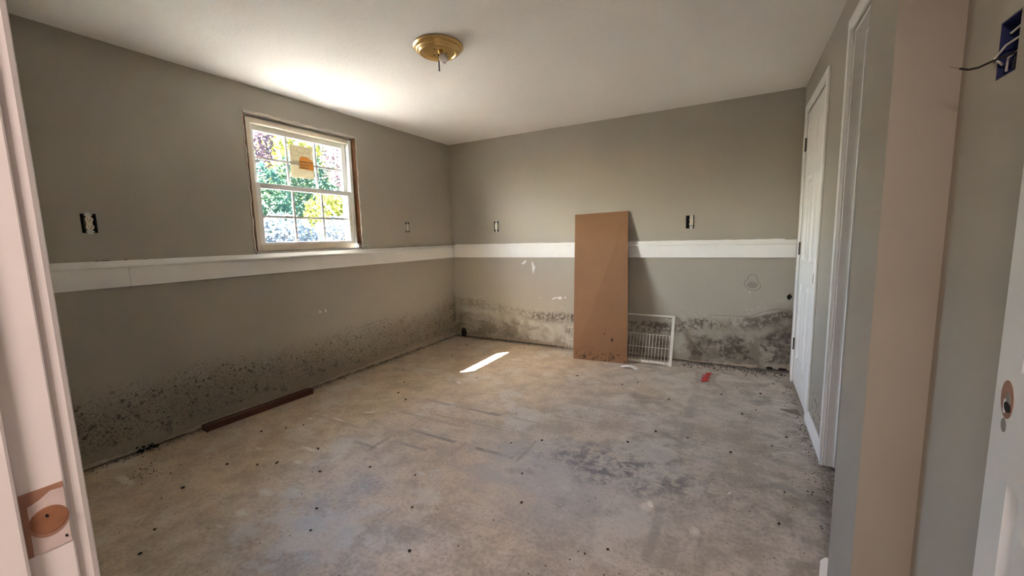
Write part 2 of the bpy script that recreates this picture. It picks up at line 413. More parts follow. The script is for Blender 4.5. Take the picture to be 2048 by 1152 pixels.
# ------------------------------------------------------------------ mesh helpers
class MB:
    def __init__(self, off=(0, 0, 0)):
        self.v, self.f, self.off = [], [], Vector(off)
    def add(self, vs_, fs):
        k = len(self.v); self.v += [Vector(p) - self.off for p in vs_]; self.f += [tuple(i + k for i in q) for q in fs]; return self
    def box(self, x0, x1, y0, y1, z0, z1):
        return self.add([(x0, y0, z0), (x1, y0, z0), (x1, y1, z0), (x0, y1, z0), (x0, y0, z1), (x1, y0, z1), (x1, y1, z1), (x0, y1, z1)],
                        [(0, 3, 2, 1), (4, 5, 6, 7), (0, 1, 5, 4), (1, 2, 6, 5), (2, 3, 7, 6), (3, 0, 4, 7)])
    def hexa(self, p):   # 8 points, bottom ring then top ring
        return self.add(p, [(0, 3, 2, 1), (4, 5, 6, 7), (0, 1, 5, 4), (1, 2, 6, 5), (2, 3, 7, 6), (3, 0, 4, 7)])
    def tube(self, pts, r, n=8, cap=True):
        pts = [Vector(p) for p in pts]; rings = []
        for i, p in enumerate(pts):
            d = (pts[min(i + 1, len(pts) - 1)] - pts[max(i - 1, 0)]).normalized()
            a = d.orthogonal().normalized() if i == 0 else (self._a - d * self._a.dot(d)).normalized()
            self._a = a; b = d.cross(a)
            rr = r[i] if isinstance(r, (list, tuple)) else r
            rings.append([p + (a * math.cos(2 * math.pi * k / n) + b * math.sin(2 * math.pi * k / n)) * rr for k in range(n)])
        vs_ = [q for ring in rings for q in ring]; fs = []
        for i in range(len(pts) - 1):
            for k in range(n):
                fs.append((i * n + k, i * n + (k + 1) % n, (i + 1) * n + (k + 1) % n, (i + 1) * n + k))
        if cap: fs += [tuple(range(n))[::-1], tuple((len(pts) - 1) * n + k for k in range(n))]
        return self.add(vs_, fs)
    def lathe(self, prof, c, axis=Vector((0, 0, -1)), n=48):
        axis = Vector(axis).normalized(); a = axis.orthogonal().normalized(); b = axis.cross(a); c = Vector(c)
        vs_, fs = [], []
        for (r, h) in prof:
            for k in range(n):
                t = 2 * math.pi * k / n; vs_.append(c + axis * h + (a * math.cos(t) + b * math.sin(t)) * r)
        for i in range(len(prof) - 1):
            for k in range(n):
                fs.append((i * n + k, i * n + (k + 1) % n, (i + 1) * n + (k + 1) % n, (i + 1) * n + k))
        return self.add(vs_, fs)
    def prism(self, poly, ext):   # polygon (3D points) extruded by vector ext
        n = len(poly); e = Vector(ext)
        vs_ = [Vector(p) for p in poly] + [Vector(p) + e for p in poly]
        return self.add(vs_, [tuple(range(n)), tuple(range(2 * n - 1, n - 1, -1))] + [(k, k + n, (k + 1) % n + n, (k + 1) % n) for k in range(n)])
    def build(self, name, mat, parent=None, smooth=False, bevel=0.0):
        me = bpy.data.meshes.new(name)
        me.from_pydata([tuple(p) for p in self.v], [], self.f)
        bm = bmesh.new(); bm.from_mesh(me)
        bmesh.ops.recalc_face_normals(bm, faces=bm.faces[:])
        bm.to_mesh(me); bm.free()
        me.materials.append(M[mat] if isinstance(mat, str) else mat)
        if smooth:
            for p in me.polygons: p.use_smooth = True
        o = bpy.data.objects.new(name, me); col.objects.link(o)
        if parent: o.parent = parent
        if bevel:
            b = o.modifiers.new('bevel', 'BEVEL'); b.width = bevel; b.segments = 2; b.limit_method = 'ANGLE'
        if smooth:
            try: me.set_sharp_from_angle(angle=math.radians(40))
            except Exception: pass
        return o

def tag(o, label=None, cat=None, group=None, kind=None):
    if label: o['label'] = label
    if cat: o['category'] = cat
    if group: o['group'] = group
    if kind: o['kind'] = kind
    return o
def thing(name, label, cat, loc=(0, 0, 0), rotz=0.0, group=None, kind=None):
    o = bpy.data.objects.new(name, None); col.objects.link(o)
    o.location = loc; o.rotation_euler = (0, 0, rotz); o.empty_display_size = 0.1
    return tag(o, label, cat, group, kind)
def struct(name, mb, mat, label, cat, bevel=0.0):
    return tag(mb.build(name, mat, bevel=bevel), label, cat, kind='structure')

def slab(axis, d0, d1, a0, a1, z0, z1, holes):
    """wall slab perpendicular to axis ('x' or 'y'), through-holes (a0,a1,z0,z1)"""
    A = sorted({a0, a1, *[h[0] for h in holes], *[h[1] for h in holes]}); Z = sorted({z0, z1, *[h[2] for h in holes], *[h[3] for h in holes]})
    A = [v for v in A if a0 <= v <= a1]; Z = [v for v in Z if z0 <= v <= z1]
    na, nz = len(A) - 1, len(Z) - 1
    solid = [[not any(h[0] <= (A[i] + A[i + 1]) / 2 <= h[1] and h[2] <= (Z[j] + Z[j + 1]) / 2 <= h[3] for h in holes) for j in range(nz)] for i in range(na)]
    mb = MB(); idx = {}; vs_ = []; fs = []
    def P(s, i, j):
        k = (s, i, j)
        if k not in idx:
            d = (d0, d1)[s]; idx[k] = len(vs_)
            vs_.append((d, A[i], Z[j]) if axis == 'x' else (A[i], d, Z[j]))
        return idx[k]
    def S(i, j): return 0 <= i < na and 0 <= j < nz and solid[i][j]
    for i in range(na):
        for j in range(nz):
            if not solid[i][j]: continue
            for s in (0, 1): fs.append((P(s, i, j), P(s, i + 1, j), P(s, i + 1, j + 1), P(s, i, j + 1)))
            if not S(i - 1, j): fs.append((P(0, i, j), P(1, i, j), P(1, i, j + 1), P(0, i, j + 1)))
            if not S(i + 1, j): fs.append((P(0, i + 1, j), P(1, i + 1, j), P(1, i + 1, j + 1), P(0, i + 1, j + 1)))
            if not S(i, j - 1): fs.append((P(0, i, j), P(1, i, j), P(1, i + 1, j), P(0, i + 1, j)))
            if not S(i, j + 1): fs.append((P(0, i, j + 1), P(1, i, j + 1), P(1, i + 1, j + 1), P(0, i + 1, j + 1)))
    return mb.add(vs_, fs)

# ------------------------------------------------------------------ the room shell
HY0, HY1 = -5.6, -3.99          # hall behind the near wall
WIN = (-2.315, -1.365, 1.115, 2.10)
OUT_L = [(-3.189, -3.127, 1.266, 1.368), (-0.787, -0.735, 1.266, 1.373)]
OUT_B = [(0.592, 0.650, 1.258, 1.374), (2.600, 2.668, 1.228, 1.343)]
SWB = (-2.885, -2.817, 1.462, 1.566)

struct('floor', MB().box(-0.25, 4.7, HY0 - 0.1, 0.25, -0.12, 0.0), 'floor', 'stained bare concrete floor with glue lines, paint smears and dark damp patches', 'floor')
struct('ceiling', MB().box(-0.25, 4.7, HY0 - 0.1, 0.25, H, H + 0.12), 'ceiling', 'off-white stippled ceiling', 'ceiling')
wl = struct('wall_left', slab('x', -0.14, 0.0, HY1 + 0.117, 0.0, 0.012, H, [WIN] + OUT_L), 'paint_left', 'taupe wall with the window, speckled black mould along its foot', 'wall')
MB().box(-0.20, -0.012, -3.873, 0.0, 0.0, 0.012).build('sole_plate', 'block', wl)
wlo = slab('x', -0.22, -0.14, HY0, 0.25, -0.1, H, [WIN]).build('outer_siding', 'siding', wl)
wb = struct('wall_back', slab('y', 0.0, 0.09, 0.0, WX, 0.012, H, OUT_B + [(3.27, WX, 0.012, 0.035)]), 'paint_back', 'taupe wall behind the cardboard, with a tide line of mould and peeling paint', 'wall')
MB().box(0, WX, 0.012, 0.09, 0.0, 0.012).build('sole_plate', 'block', wb)
MB().box(-0.14, 4.7, 0.09, 0.2, 0.0, H).build('foundation', 'block', wb)
D1 = (-0.98, -0.22, 0.0, 2.035)
D2 = (-2.335, -1.565, 0.0, 2.06)
wr = struct('wall_right', slab('x', WX, WX + 0.115, -3.873, 0.0, 0.0, H, [D1, D2, SWB]), 'paint_right', 'taupe right wall holding the closed door and the open doorway', 'wall')
ch = struct('wall_chase', MB().box(3.315, WX, -2.67, -2.41, 0.0, H), 'paint', 'narrow taupe boxed-out wall corner beside the open doorway', 'wall')
XO0, XO1, ZO = 2.37, 3.292, 2.045
wnr = struct('wall_near', slab('y', -3.99, -3.873, 0.0, WX + 0.115, 0.0, H, [(XO0 - 0.018, XO1 + 0.018, 0.0, ZO + 0.018)]), 'paint', 'taupe wall around the entrance doorway', 'wall')
# closet rooms behind the right wall, and the hall
wc = struct('wall_closet', MB().box(4.5, 4.6, -3.99, 0.0, 0.0, H).box(WX + 0.115, 4.5, -1.30, -1.22, 0.0, H).box(WX + 0.115, 4.5, -2.75, -2.67, 0.0, H), 'hallwall', 'plain walls of the closets behind the right wall', 'wall')
hw = struct('wall_hall', MB().box(1.5, 1.6, HY0, HY1, 0, H).box(4.5, 4.6, HY0, HY1, 0, H).box(1.5, 4.6, HY0 - 0.1, HY0, 0, H), 'hallwall', 'plain walls of the hall behind the camera', 'wall')

# ragged bottom edges of the drywall, where the baseboards were
def ragged(parent, axis, a0, a1, d, seed, hi=0.05):
    rnd = random.Random(seed); n = int((a1 - a0) / 0.035); mb = MB(); vs_ = []; fs = []
    zt = hi
    for i in range(n + 1):
        a = a0 + (a1 - a0) * i / n
        zt = min(hi * 1.5, max(hi * 0.55, zt + rnd.uniform(-0.007, 0.007))); zb = rnd.uniform(0.006, 0.016)
        th = rnd.uniform(0.001, 0.004)
        for (dd, zz_) in ((0.0, zb), (th, zb), (th, zt - 0.004), (0.0, zt)):
            vs_.append((d + dd, a, zz_) if axis == 'x' else (a, d - dd, zz_))
    for i in range(n):
        for k in range(4):
            fs.append((i * 4 + k, i * 4 + (k + 1) % 4, i * 4 + 4 + (k + 1) % 4, i * 4 + 4 + k))
    mb.add(vs_, fs); mb.build('peeling_edge', 'peel', parent)
ragged(wl, 'x', -3.87, -0.005, 0.0, 1, 0.042)
ragged(wb, 'y', 0.2, 3.20, 0.0, 2, 0.036)
# crumbled lower corner of the back wall
rnd = random.Random(12)
mb = MB()
for k in range(9):
    xx = 3.255 + k * 0.02; zt = 0.03 + 0.012 * math.sin(k * 1.3) + rnd.uniform(0, 0.006)
    mb.hexa([(xx, -0.004, zt), (xx + 0.021, -0.004, zt + 0.003), (xx + 0.021, 0.002, zt + 0.003), (xx, 0.002, zt),
             (xx, -0.003, zt + 0.022), (xx + 0.021, -0.003, zt + 0.02), (xx + 0.021, 0.002, zt + 0.02), (xx, 0.002, zt + 0.022)])
mb.build('crumbling_edge', 'peel', wb)

def blob_poly(c, pts, plane, d, th):
    """small flat scab on a wall: plane 'back' (x,z) or 'left' (y,z)"""
    if plane == 'back': return MB().prism([(p[0], d, p[1]) for p in pts], (0, -th, 0))
    return MB().prism([(d, p[0], p[1]) for p in pts], (th, 0, 0))
# white scars, patch outline, cracks on the back wall
blob_poly(None, [(1.055, 0.905), (1.065, 0.93), (1.075, 0.90), (1.10, 0.86), (1.085, 0.83), (1.068, 0.785), (1.06, 0.84)], 'back', 0.0, 0.0012).build('paint_scar', 'plaster', wb)
blob_poly(None, [(0.93, 0.895), (0.94, 0.91), (0.965, 0.925), (0.985, 0.945), (0.99, 0.92), (0.97, 0.90), (0.945, 0.89)], 'back', 0.0, 0.0012).build('paint_scar', 'plaster', wb)
rnd = random.Random(3)
for (cx, cz, r) in [(1.33, 0.535, 0.018), (1.38, 0.54, 0.026), (1.30, 0.525, 0.012), (1.44, 0.545, 0.012), (1.15, 0.53, 0.010)]:
    blob_poly(None, [(cx + math.cos(t) * r * rnd.uniform(0.6, 1.3), cz + math.sin(t) * r * rnd.uniform(0.3, 0.8)) for t in [k * 0.7 for k in range(9)]], 'back', 0.0, 0.0012).build('paint_scar', 'plaster', wb)
out8 = []
for k in range(15):
    t = math.radians(-20 + 220 * k / 14); out8.append((3.137 + 0.033 * math.cos(t), 0.795 + 0.030 * math.sin(t)))
for k in range(21):
    t = math.radians(150 + 240 * k / 20); out8.append((3.138 + 0.060 * math.cos(t), 0.737 + 0.047 * math.sin(t) - 0.01 * math.cos(t)))
MB().tube([(p[0], -0.0005, p[1]) for p in out8 + out8[:1]], 0.0014, 5).build('patch_outline', 'crack', wb)
MB().prism([(3.138 + 0.040 * math.cos(t), 0.0, 0.735 + 0.028 * math.sin(t)) for t in [k * 2 * math.pi / 16 for k in range(16)]], (0, -0.0008, 0)).build('wall_patch', 'patchgrey', wb)
MB().tube([(3.122, -0.0005, 0.68), (3.12, -0.0005, 0.66)], 0.002, 5).build('paint_run', 'plaster', wb)
MB().tube([(2.80, -0.0003, 0.452), (2.95, -0.0003, 0.456), (3.09, -0.0003, 0.46), (3.14, -0.0003, 0.466), (3.20, -0.0003, 0.50), (3.28, -0.0003, 0.528), (3.35, -0.0003, 0.545)], 0.0013, 5).build('crack', 'crack', wb)
MB().tube([(0.0003, -1.50, 0.398), (0.0003, -1.38, 0.405), (0.0003, -1.26, 0.418), (0.0003, -1.10, 0.42)], 0.0012, 5).build('crack', 'crack', wl)
for yy in (-1.849, -1.795):
    blob_poly(None, [(yy - 0.012, 0.608), (yy + 0.012, 0.608), (yy + 0.004, 0.622), (yy - 0.002, 0.634)], 'left', 0.0, 0.0012).build('paint_scar', 'plaster', wl)
for (cx, cz, r) in [(3.405, 0.645, 0.022)]:
    blob_poly(None, [(cx + math.cos(t) * r * rnd.uniform(0.5, 1.1), cz + math.sin(t) * r * rnd.uniform(0.6, 1.4)) for t in [k * 0.6 for k in range(10)]], 'back', 0.0, 0.002).build('wall_hole', 'mouldblob', wb)

# ------------------------------------------------------------------ ledge trims
def ledge(name, axis, a0, a1, label, seams, depth):
    """ledge of cap lip, bead and flat boards. axis 'x': along the left wall"""
    t = thing(name, label, 'trim', (0, 0, 0), kind='structure')
    def bar(nm, p0, p1, d, z0, z1, lip=0.0, bev=0.002):
        m = MB()
        if axis == 'x': m.box(0.0, d, p0, p1, z0, z1)
        else: m.box(p0, p1, -d, 0.0, z0, z1)
        return m.build(nm, 'trim', t, bevel=bev)
    if axis == 'x':      # sloping cap with a rounded nose
        pr_ = [(0, 1.115), (0.010, 1.115), (0.034, 1.094), (0.041, 1.088), (0.042, 1.080), (0.037, 1.0745), (0.028, 1.0735), (0, 1.0735)]
        m = MB(); m.prism([(d_, a0, z_) for d_, z_ in pr_], (0, a1 - a0, 0)); m.build('cap', 'trim', t)
    else:
        bar('cap', a0, a1, 0.018, 1.1025, 1.115, bev=0.002)
        bar('groove', a0, a1, 0.012, 1.0965, 1.1025, bev=0)
        bar('bead', a0, a1, 0.036, 1.0805, 1.0965, bev=0.003)
    cuts = [a0] + seams + [a1]
    for k in range(len(cuts) - 1):
        bar('fascia_board', cuts[k] + (0.0008 if k else 0), cuts[k + 1] - 0.0008, depth, 0.968, 1.0735 if axis == 'x' else 1.0805)
    return t
t1 = ledge('trim_1', 'x', -3.872, 0.0, 'white wooden ledge along the left wall under the window', [-3.03], 0.022)
t2 = ledge('trim_2', 'y', 0.031, WX - 0.001, 'white wooden ledge along the back wall behind the cardboard', [], 0.020)
# rough line of caulk along the top of the back ledge
rnd = random.Random(5); pts = [(0.05 + i * 0.06, -0.004 - rnd.uniform(0, 0.004), 1.116 + rnd.uniform(0, 0.004)) for i in range(56)]
MB().tube(pts, 0.0045, 6).build('caulk_line', 'trim', t2, smooth=True)
rnd = random.Random(8)
for (yy, dx) in [(-3.15, 0.010), (-3.105, 0.010), (-3.03, 0.010), (-2.945, 0.010), (-3.13, 0.011), (-3.12, 0.010)]:
    MB().prism([(dx - 0.006 + math.cos(t) * 0.003 * rnd.uniform(0.6, 1.4), yy + math.sin(t) * 0.008 * rnd.uniform(0.5, 1.3), 1.115) for t in [k * 0.8 for k in range(8)]], (0, 0, 0.003)).build('dirt_speck', 'crumb', t1)

# ------------------------------------------------------------------ window
wy0, wy1, wz0, wz1 = WIN
w = thing('window_1', 'white double-hung window with twelve panes in a stripped opening of the left wall', 'window', (0, -1.84, 1.115), kind='structure')
WO = (0, -1.84, 1.115)
def wbox(x0, x1, y0, y1, z0, z1): return MB(WO).box(x0, x1, y0, y1, z0, z1)
# rough opening lining (raw wood / drywall edges)
wbox(-0.135, -0.003, wy1 - 0.008, wy1, wz0, wz1).build('rough_jamb', 'rawwood', w)
wbox(-0.135, -0.003, wy0, wy0 + 0.008, wz0, wz1).build('rough_jamb', 'rawwood', w)
wbox(-0.135, -0.003, wy0 + 0.008, wy1 - 0.008, wz1 - 0.008, wz1).build('rough_head', 'drywall', w)
wbox(-0.135, 0.0, wy0 + 0.008, wy1 - 0.008, wz0, wz0 + 0.014).build('rough_sill', 'drywall', w)
# ragged drywall/plaster lip around the opening
rnd = random.Random(21)
def lip(p0, p1):
    p0, p1 = Vector(p0), Vector(p1); n = 26; pts = []
    for i in range(n + 1):
        p = p0.lerp(p1, i / n); pts.append((p.x + rnd.uniform(0, 0.002), p.y + rnd.uniform(-0.005, 0.005), p.z + rnd.uniform(-0.005, 0.005)))
    o = Vector(WO)
    MB(WO).tube(pts, [rnd.uniform(0.003, 0.0065) for _ in pts], 5).build('drywall_lip', 'drywall', w)
lip((0.0, wy0 - 0.003, wz0 + 0.01), (0.0, wy0 - 0.003, wz1 + 0.004)); lip((0.0, wy1 + 0.004, wz0 + 0.01), (0.0, wy1 + 0.004, wz1 + 0.004)); lip((0.0, wy0, wz1 + 0.004), (0.0, wy1, wz1 + 0.004))
# unit frame
fy0, fy1, fz0, fz1 = -2.288, -1.397, 1.133, 2.073
XF = -0.022
wbox(-0.125, XF, fy0, fy0 + 0.03, fz0, fz1).build('frame_jamb', 'cream', w, bevel=0.002)
wbox(-0.125, XF, fy1 - 0.03, fy1, fz0, fz1).build('frame_jamb', 'vinyl', w, bevel=0.002)
wbox(-0.125, XF, fy0 + 0.03, fy1 - 0.03, fz1 - 0.034, fz1).build('frame_head', 'cream', w, bevel=0.002)
wbox(-0.125, XF, fy0 + 0.03, fy1 - 0.03, fz0, fz0 + 0.045).build('frame_sill', 'cream', w, bevel=0.002)
# gap fillers (shims) holding the unit
wbox(-0.13, -0.09, fy1, wy1 - 0.008, wz0 + 0.014, wz1 - 0.008).build('packing', 'rawwood', w)
wbox(-0.13, -0.09, wy0 + 0.008, fy0, wz0 + 0.014, wz1 - 0.008).build('packing', 'rawwood', w)
wbox(-0.13, -0.05, fy0, fy1, fz1, wz1 - 0.008).build('packing', 'drywall', w)
wbox(-0.13, -0.04, fy0, fy1, wz0 + 0.014, fz0).build('packing', 'drywall', w)
iy0, iy1 = fy0 + 0.03, fy1 - 0.03
def sash(nm, x0, x1, z0, z1, bot, top, stile, split):
    s = thing(nm, None, None); s.parent = w
    def sb(a, b, c, d, e, f): return MB(WO).box(a, b, c, d, e, f)
    sb(x0, x1, iy0, iy0 + stile, z0, z1).build('stile', 'vinyl', s, bevel=0.003)
    sb(x0, x1, iy1 - stile, iy1, z0, z1).build('stile', 'vinyl', s, bevel=0.003)
    sb(x0, x1, iy0 + stile, iy1 - stile, z0, z0 + bot).build('rail', 'vinyl', s, bevel=0.003)
    sb(x0, x1, iy0 + stile, iy1 - stile, z1 - top, z1).build('rail', 'vinyl', s, bevel=0.003)
    gy0, gy1, gz0, gz1 = iy0 + stile, iy1 - stile, z0 + bot, z1 - top
    xm = (x0 + x1) / 2; mw = 0.008
    ys = [gy0 + (gy1 - gy0) * k / 3 for k in range(4)]
    for k in (1, 2): sb(xm - 0.006, xm + 0.006, ys[k] - mw, ys[k] + mw, gz0, gz1).build('muntin', 'vinyl', s)
    for k in range(3): sb(xm - 0.005, xm + 0.005, ys[k] + (mw if k else 0), ys[k + 1] - (mw if k < 2 else 0), split - mw, split + mw).build('muntin', 'vinyl', s)
    for k in range(3):
        for (a, b) in ((gz0, split - mw), (split + mw, gz1)):
            sb(xm - 0.002, xm + 0.002, ys[k] + (mw if k else 0), ys[k + 1] - (mw if k < 2 else 0), a, b).build('pane', 'glass', s)
    return s
sash('upper_sash', -0.098, -0.066, 1.595, fz1 - 0.034, 0.028, 0.040, 0.042, 1.812)
sash('lower_sash', -0.060, -0.028, fz0 + 0.045, 1.626, 0.020, 0.038, 0.036, 1.386)
# frayed white sealant at the lower right corner of the opening
sl = thing('frayed_sealant', 'frayed white strands of sealant at the lower right corner of the window', 'sealant', (0.005, -1.37, 1.116))
rnd = random.Random(31)
for k in range(9):
    y0 = -1.365 + rnd.uniform(-0.04, 0.01); z0 = 1.15 + rnd.uniform(-0.015, 0.025); y1 = y0 + rnd.uniform(-0.10, 0.13)
    pts = [(0.006, y0, z0), (0.012, (y0 + y1) / 2, z0 + 0.004), (0.016, y0 + (y1 - y0) * 0.8, z0 - 0.015), (0.022, y1, 1.1175)]
    MB((0.005, -1.37, 1.116)).tube(pts, 0.0014, 5).build('strand', 'plaster', sl)

# notice stuck on the upper sash
nx = -0.0775
NO = (nx, -1.87, 1.70)
nt = thing('notice_sticker', 'pale paper notice with an orange patch stuck to the upper middle panes', 'sticker', NO)
g = G('translucent_label_paper', 0.8, 0.1)
g.color((0.40, 0.36, 0.28)); tl = g.n('ShaderNodeBsdfTranslucent'); tl.inputs[0].default_value = (0.36, 0.32, 0.24, 1); ms = g.n('ShaderNodeMixShader'); ms.inputs[0].default_value = 0.5
g.link(g.b.outputs[0], ms.inputs[1]); g.link(tl.outputs[0], ms.inputs[2]); g.link(ms.outputs[0], g.out.inputs[0]); M['label'] = g.m
M['orange'] = plain('orange_patch', (0.75, 0.30, 0.06), 0.8, 0.1)
M['labelink'] = plain('grey_label_ink', (0.30, 0.24, 0.16), 0.8, 0.1)
MB(NO).prism([(nx, -1.945, 1.70), (nx, -1.742, 1.705), (nx, -1.738, 1.955), (nx, -1.94, 1.955)], (0.0006, 0, 0)).build('paper', 'label', nt)
xi = nx + 0.0008
MB(NO).prism([(xi, -1.868, 1.775), (xi, -1.745, 1.772), (xi, -1.745, 1.845), (xi, -1.79, 1.872), (xi, -1.84, 1.875), (xi, -1.865, 1.855)], (0.0005, 0, 0)).build('orange_patch', 'orange', nt)
fr = MB(NO)
for (a, b, c, d) in [(-1.93, -1.76, 1.935, 1.938), (-1.93, -1.76, 1.872, 1.875), (-1.93, -1.927, 1.872, 1.938), (-1.763, -1.76, 1.872, 1.938)]: fr.box(xi, xi + 0.0005, a, b, c, d)
fr.build('border', 'labelink', nt)
sc_ = [(xi + 0.0006, -1.915 + 0.0095 * k, 1.905 + 0.014 * math.sin(k * 1.9) + 0.006 * math.sin(k * 0.7)) for k in range(16)]
MB(NO).tube(sc_, 0.0016, 5).build('script_line', 'labelink', nt)
for (a, b, zc, h) in [(-1.925, -1.75, 1.832, 0.005), (-1.885, -1.775, 1.808, 0.0045), (-1.875, -1.785, 1.786, 0.0045), (-1.925, -1.86, 1.80, 0.0015), (-1.925, -1.86, 1.775, 0.0015), (-1.92, -1.83, 1.757, 0.0015), (-1.92, -1.83, 1.742, 0.0015), (-1.92, -1.84, 1.727, 0.0015)]:
    ln = MB(NO); yy = a
    rnd = random.Random(int(zc * 1000))
    while yy < b:
        wd = rnd.uniform(0.006, 0.014); ln.box(xi + 0.0006, xi + 0.0010, yy, min(b, yy + wd), zc - h, zc + h); yy += wd + 0.004
    ln.build('print_line', 'labelink', nt)
bx = MB(NO)
for (a, b, c, d) in [(-1.825, -1.745, 1.763, 1.766), (-1.825, -1.745, 1.712, 1.715), (-1.825, -1.822, 1.712, 1.766), (-1.748, -1.745, 1.712, 1.766)]: bx.box(xi, xi + 0.0005, a, b, c, d)
bx.build('border', 'labelink', nt)

# ------------------------------------------------------------------ panelled doors
def panel_door(name, label, width, height, loc, rotz, bore_from_free, bore_z, kind='structure', bore=True, flip=1, lockrail=0.80):
    """six-panel leaf; local x from hinge (0) to free edge (width), thickness along local y (0..0.035), moulded on both faces"""
    t = thing(name, label, 'door', loc, rotz, kind=kind)
    st, mid_ = 0.105, 0.10
    pw = (width - 2 * st - mid_) / 2
    cols = [(st, st + pw), (st + pw + mid_, width - st)]
    zb = 0.22
    rows = [(zb, lockrail), (lockrail + 0.17, 1.56), (1.67, height - 0.115)]
    TH = 0.035
    X = sorted({0.0, width, *[v for c_ in cols for v in c_]}); Z = sorted({0.012, height, *[v for r_ in rows for v in r_]})
    mb = MB()
    for i in range(len(X) - 1):
        for j in range(len(Z) - 1):
            ispan = any(abs(c_[0] - X[i]) < 1e-6 for c_ in cols) and any(abs(r_[0] - Z[j]) < 1e-6 for r_ in rows)
            for (yf, s) in ((0.0, 1), (TH, -1)):
                if not ispan:
                    mb.add([(X[i], yf, Z[j]), (X[i + 1], yf, Z[j]), (X[i + 1], yf, Z[j + 1]), (X[i], yf, Z[j + 1])], [(0, 1, 2, 3)])
    # rim
    mb.add([(0, 0, 0.012), (0, TH, 0.012), (0, TH, height), (0, 0, height)], [(0, 1, 2, 3)])
    mb.add([(width, 0, 0.012), (width, TH, 0.012), (width, TH, height), (width, 0, height)], [(0, 1, 2, 3)])
    mb.add([(0, 0, 0.012), (width, 0, 0.012), (width, TH, 0.012), (0, TH, 0.012)], [(0, 1, 2, 3)])
    mb.add([(0, 0, height), (width, 0, height), (width, TH, height), (0, TH, height)], [(0, 1, 2, 3)])
    leaf = mb.build('leaf', 'door', t)
    for c_ in cols:
        for r_ in rows:
            pm = MB()
            for (yf, s) in ((0.0, 1), (TH, -1)):
                prof = [(0.0, 0.0), (0.006, 0.004), (0.014, 0.010), (0.022, 0.010), (0.050, 0.003), (0.054, 0.002)]
                rings = []
                for (ins, dep) in prof:
                    rings.append([(c_[0] + ins, yf + s * dep, r_[0] + ins), (c_[1] - ins, yf + s * dep, r_[0] + ins), (c_[1] - ins, yf + s * dep, r_[1] - ins), (c_[0] + ins, yf + s * dep, r_[1] - ins)])
                vs_ = [p for rg in rings for p in rg]; fs = []
                for a in range(len(rings) - 1):
                    for k in range(4): fs.append((a * 4 + k, a * 4 + (k + 1) % 4, a * 4 + 4 + (k + 1) % 4, a * 4 + 4 + k))
                k0 = (len(rings) - 1) * 4; fs.append((k0, k0 + 1, k0 + 2, k0 + 3))
                pm.add(vs_, fs)
            pm.build('panel', 'door', t)
    return t

def disc(mbobj, c, ax, r, th, n=32):
    a = Vector(ax).normalized(); return mbobj.lathe([(0.0005, 0.0), (r, 0.0), (r, th), (0.0005, th)], c, a, n)

# closed closet door on the right wall; hinges at its far side (towards the back wall)
d1 = panel_door('door_1', 'closed white six-panel door in the corner of the right wall', 0.752, 2.03, (WX + 0.001, -0.224, 0.0), -math.pi / 2, 0.06, 0.90)
# (local +x -> world -y, local +y -> world +x)
for hz in (1.81, 1.05, 0.31):
    hg = MB(); hg.box(-0.004, 0.016, -0.004, 0.0, hz - 0.045, hz + 0.045); h_ = hg.build('hinge_leaf', 'steel', d1)
    MB().tube([(-0.004, -0.008, hz - 0.048), (-0.004, -0.008, hz + 0.048)], 0.006, 10).build('hinge_pin', 'bronze', h_)
disc(MB(), (0.752 - 0.07, -0.0008, 0.905), (0, 1, 0), 0.026, 0.0012).build('knob_bore', 'slot', d1)
cs = thing('trim_3', 'white casing around the closed corner door', 'door casing', (WX, -0.6, 0), kind='structure')
CO = (WX, -0.6, 0)
XC = WX - 0.014
MB(CO).box(XC, WX, -0.224, -0.162, 0.0, 2.095).build('side_casing', 'trim', cs, bevel=0.004)
MB(CO).box(XC, WX, -1.038, -0.980, 0.0, 2.095).build('side_casing', 'trim', cs, bevel=0.004)
MB(CO).box(XC, WX, -0.980, -0.224, 2.036, 2.095).build('head_casing', 'trim', cs, bevel=0.004)
MB(CO).box(XC - 0.001, XC + 0.004, -0.996, -0.982, 0.865, 0.925).build('strike_notch', 'mdf_dark', cs)
MB(CO).box(XC - 0.0015, XC + 0.004, -0.993, -0.985, 0.885, 0.905).build('strike_hole', 'slot', cs)

# open doorway 2: casing, jamb, stop
c2 = thing('door_2', 'open doorway with white casing and bare jamb beside the boxed-out corner', 'doorway', (WX, -1.95, 0), kind='structure')
C2 = (WX, -1.95, 0)
yj = -1.565
MB(C2).box(XC, WX, yj + 0.006, yj + 0.074, 0.0, 2.13).build('side_casing', 'trim', c2, bevel=0.004)
MB(C2).box(XC - 0.004, XC, yj + 0.006, yj + 0.020, 0.002, 2.07).build('casing_bead', 'trim', c2, bevel=0.002)
MB(C2).box(XC, WX, -2.405, -2.341, 0.0, 2.13).build('side_casing', 'trim', c2, bevel=0.004)
MB(C2).box(XC, WX, -2.341, yj + 0.006, 2.066, 2.13).build('head_casing', 'trim', c2, bevel=0.004)
MB(C2).box(WX - 0.001, WX + 0.116, yj - 0.018, yj, 0.014, 2.06).build('jamb', 'trim', c2)
MB(C2).box(WX - 0.001, WX + 0.116, -2.335, -2.317, 0.014, 2.06).build('jamb', 'trim', c2)
MB(C2).box(WX - 0.001, WX + 0.116, -2.317, yj - 0.018, 2.042, 2.06).build('head_jamb', 'trim', c2)
MB(C2).box(WX + 0.034, WX + 0.07, yj - 0.030, yj - 0.018, 0.014, 2.042).build('stop', 'trim', c2, bevel=0.003)
MB(C2).box(WX + 0.034, WX + 0.07, -2.317, -2.305, 0.014, 2.042).build('stop', 'trim', c2, bevel=0.003)
MB(C2).box(WX + 0.034, WX + 0.07, -2.305, yj - 0.030, 2.030, 2.042).build('stop', 'trim', c2, bevel=0.003)

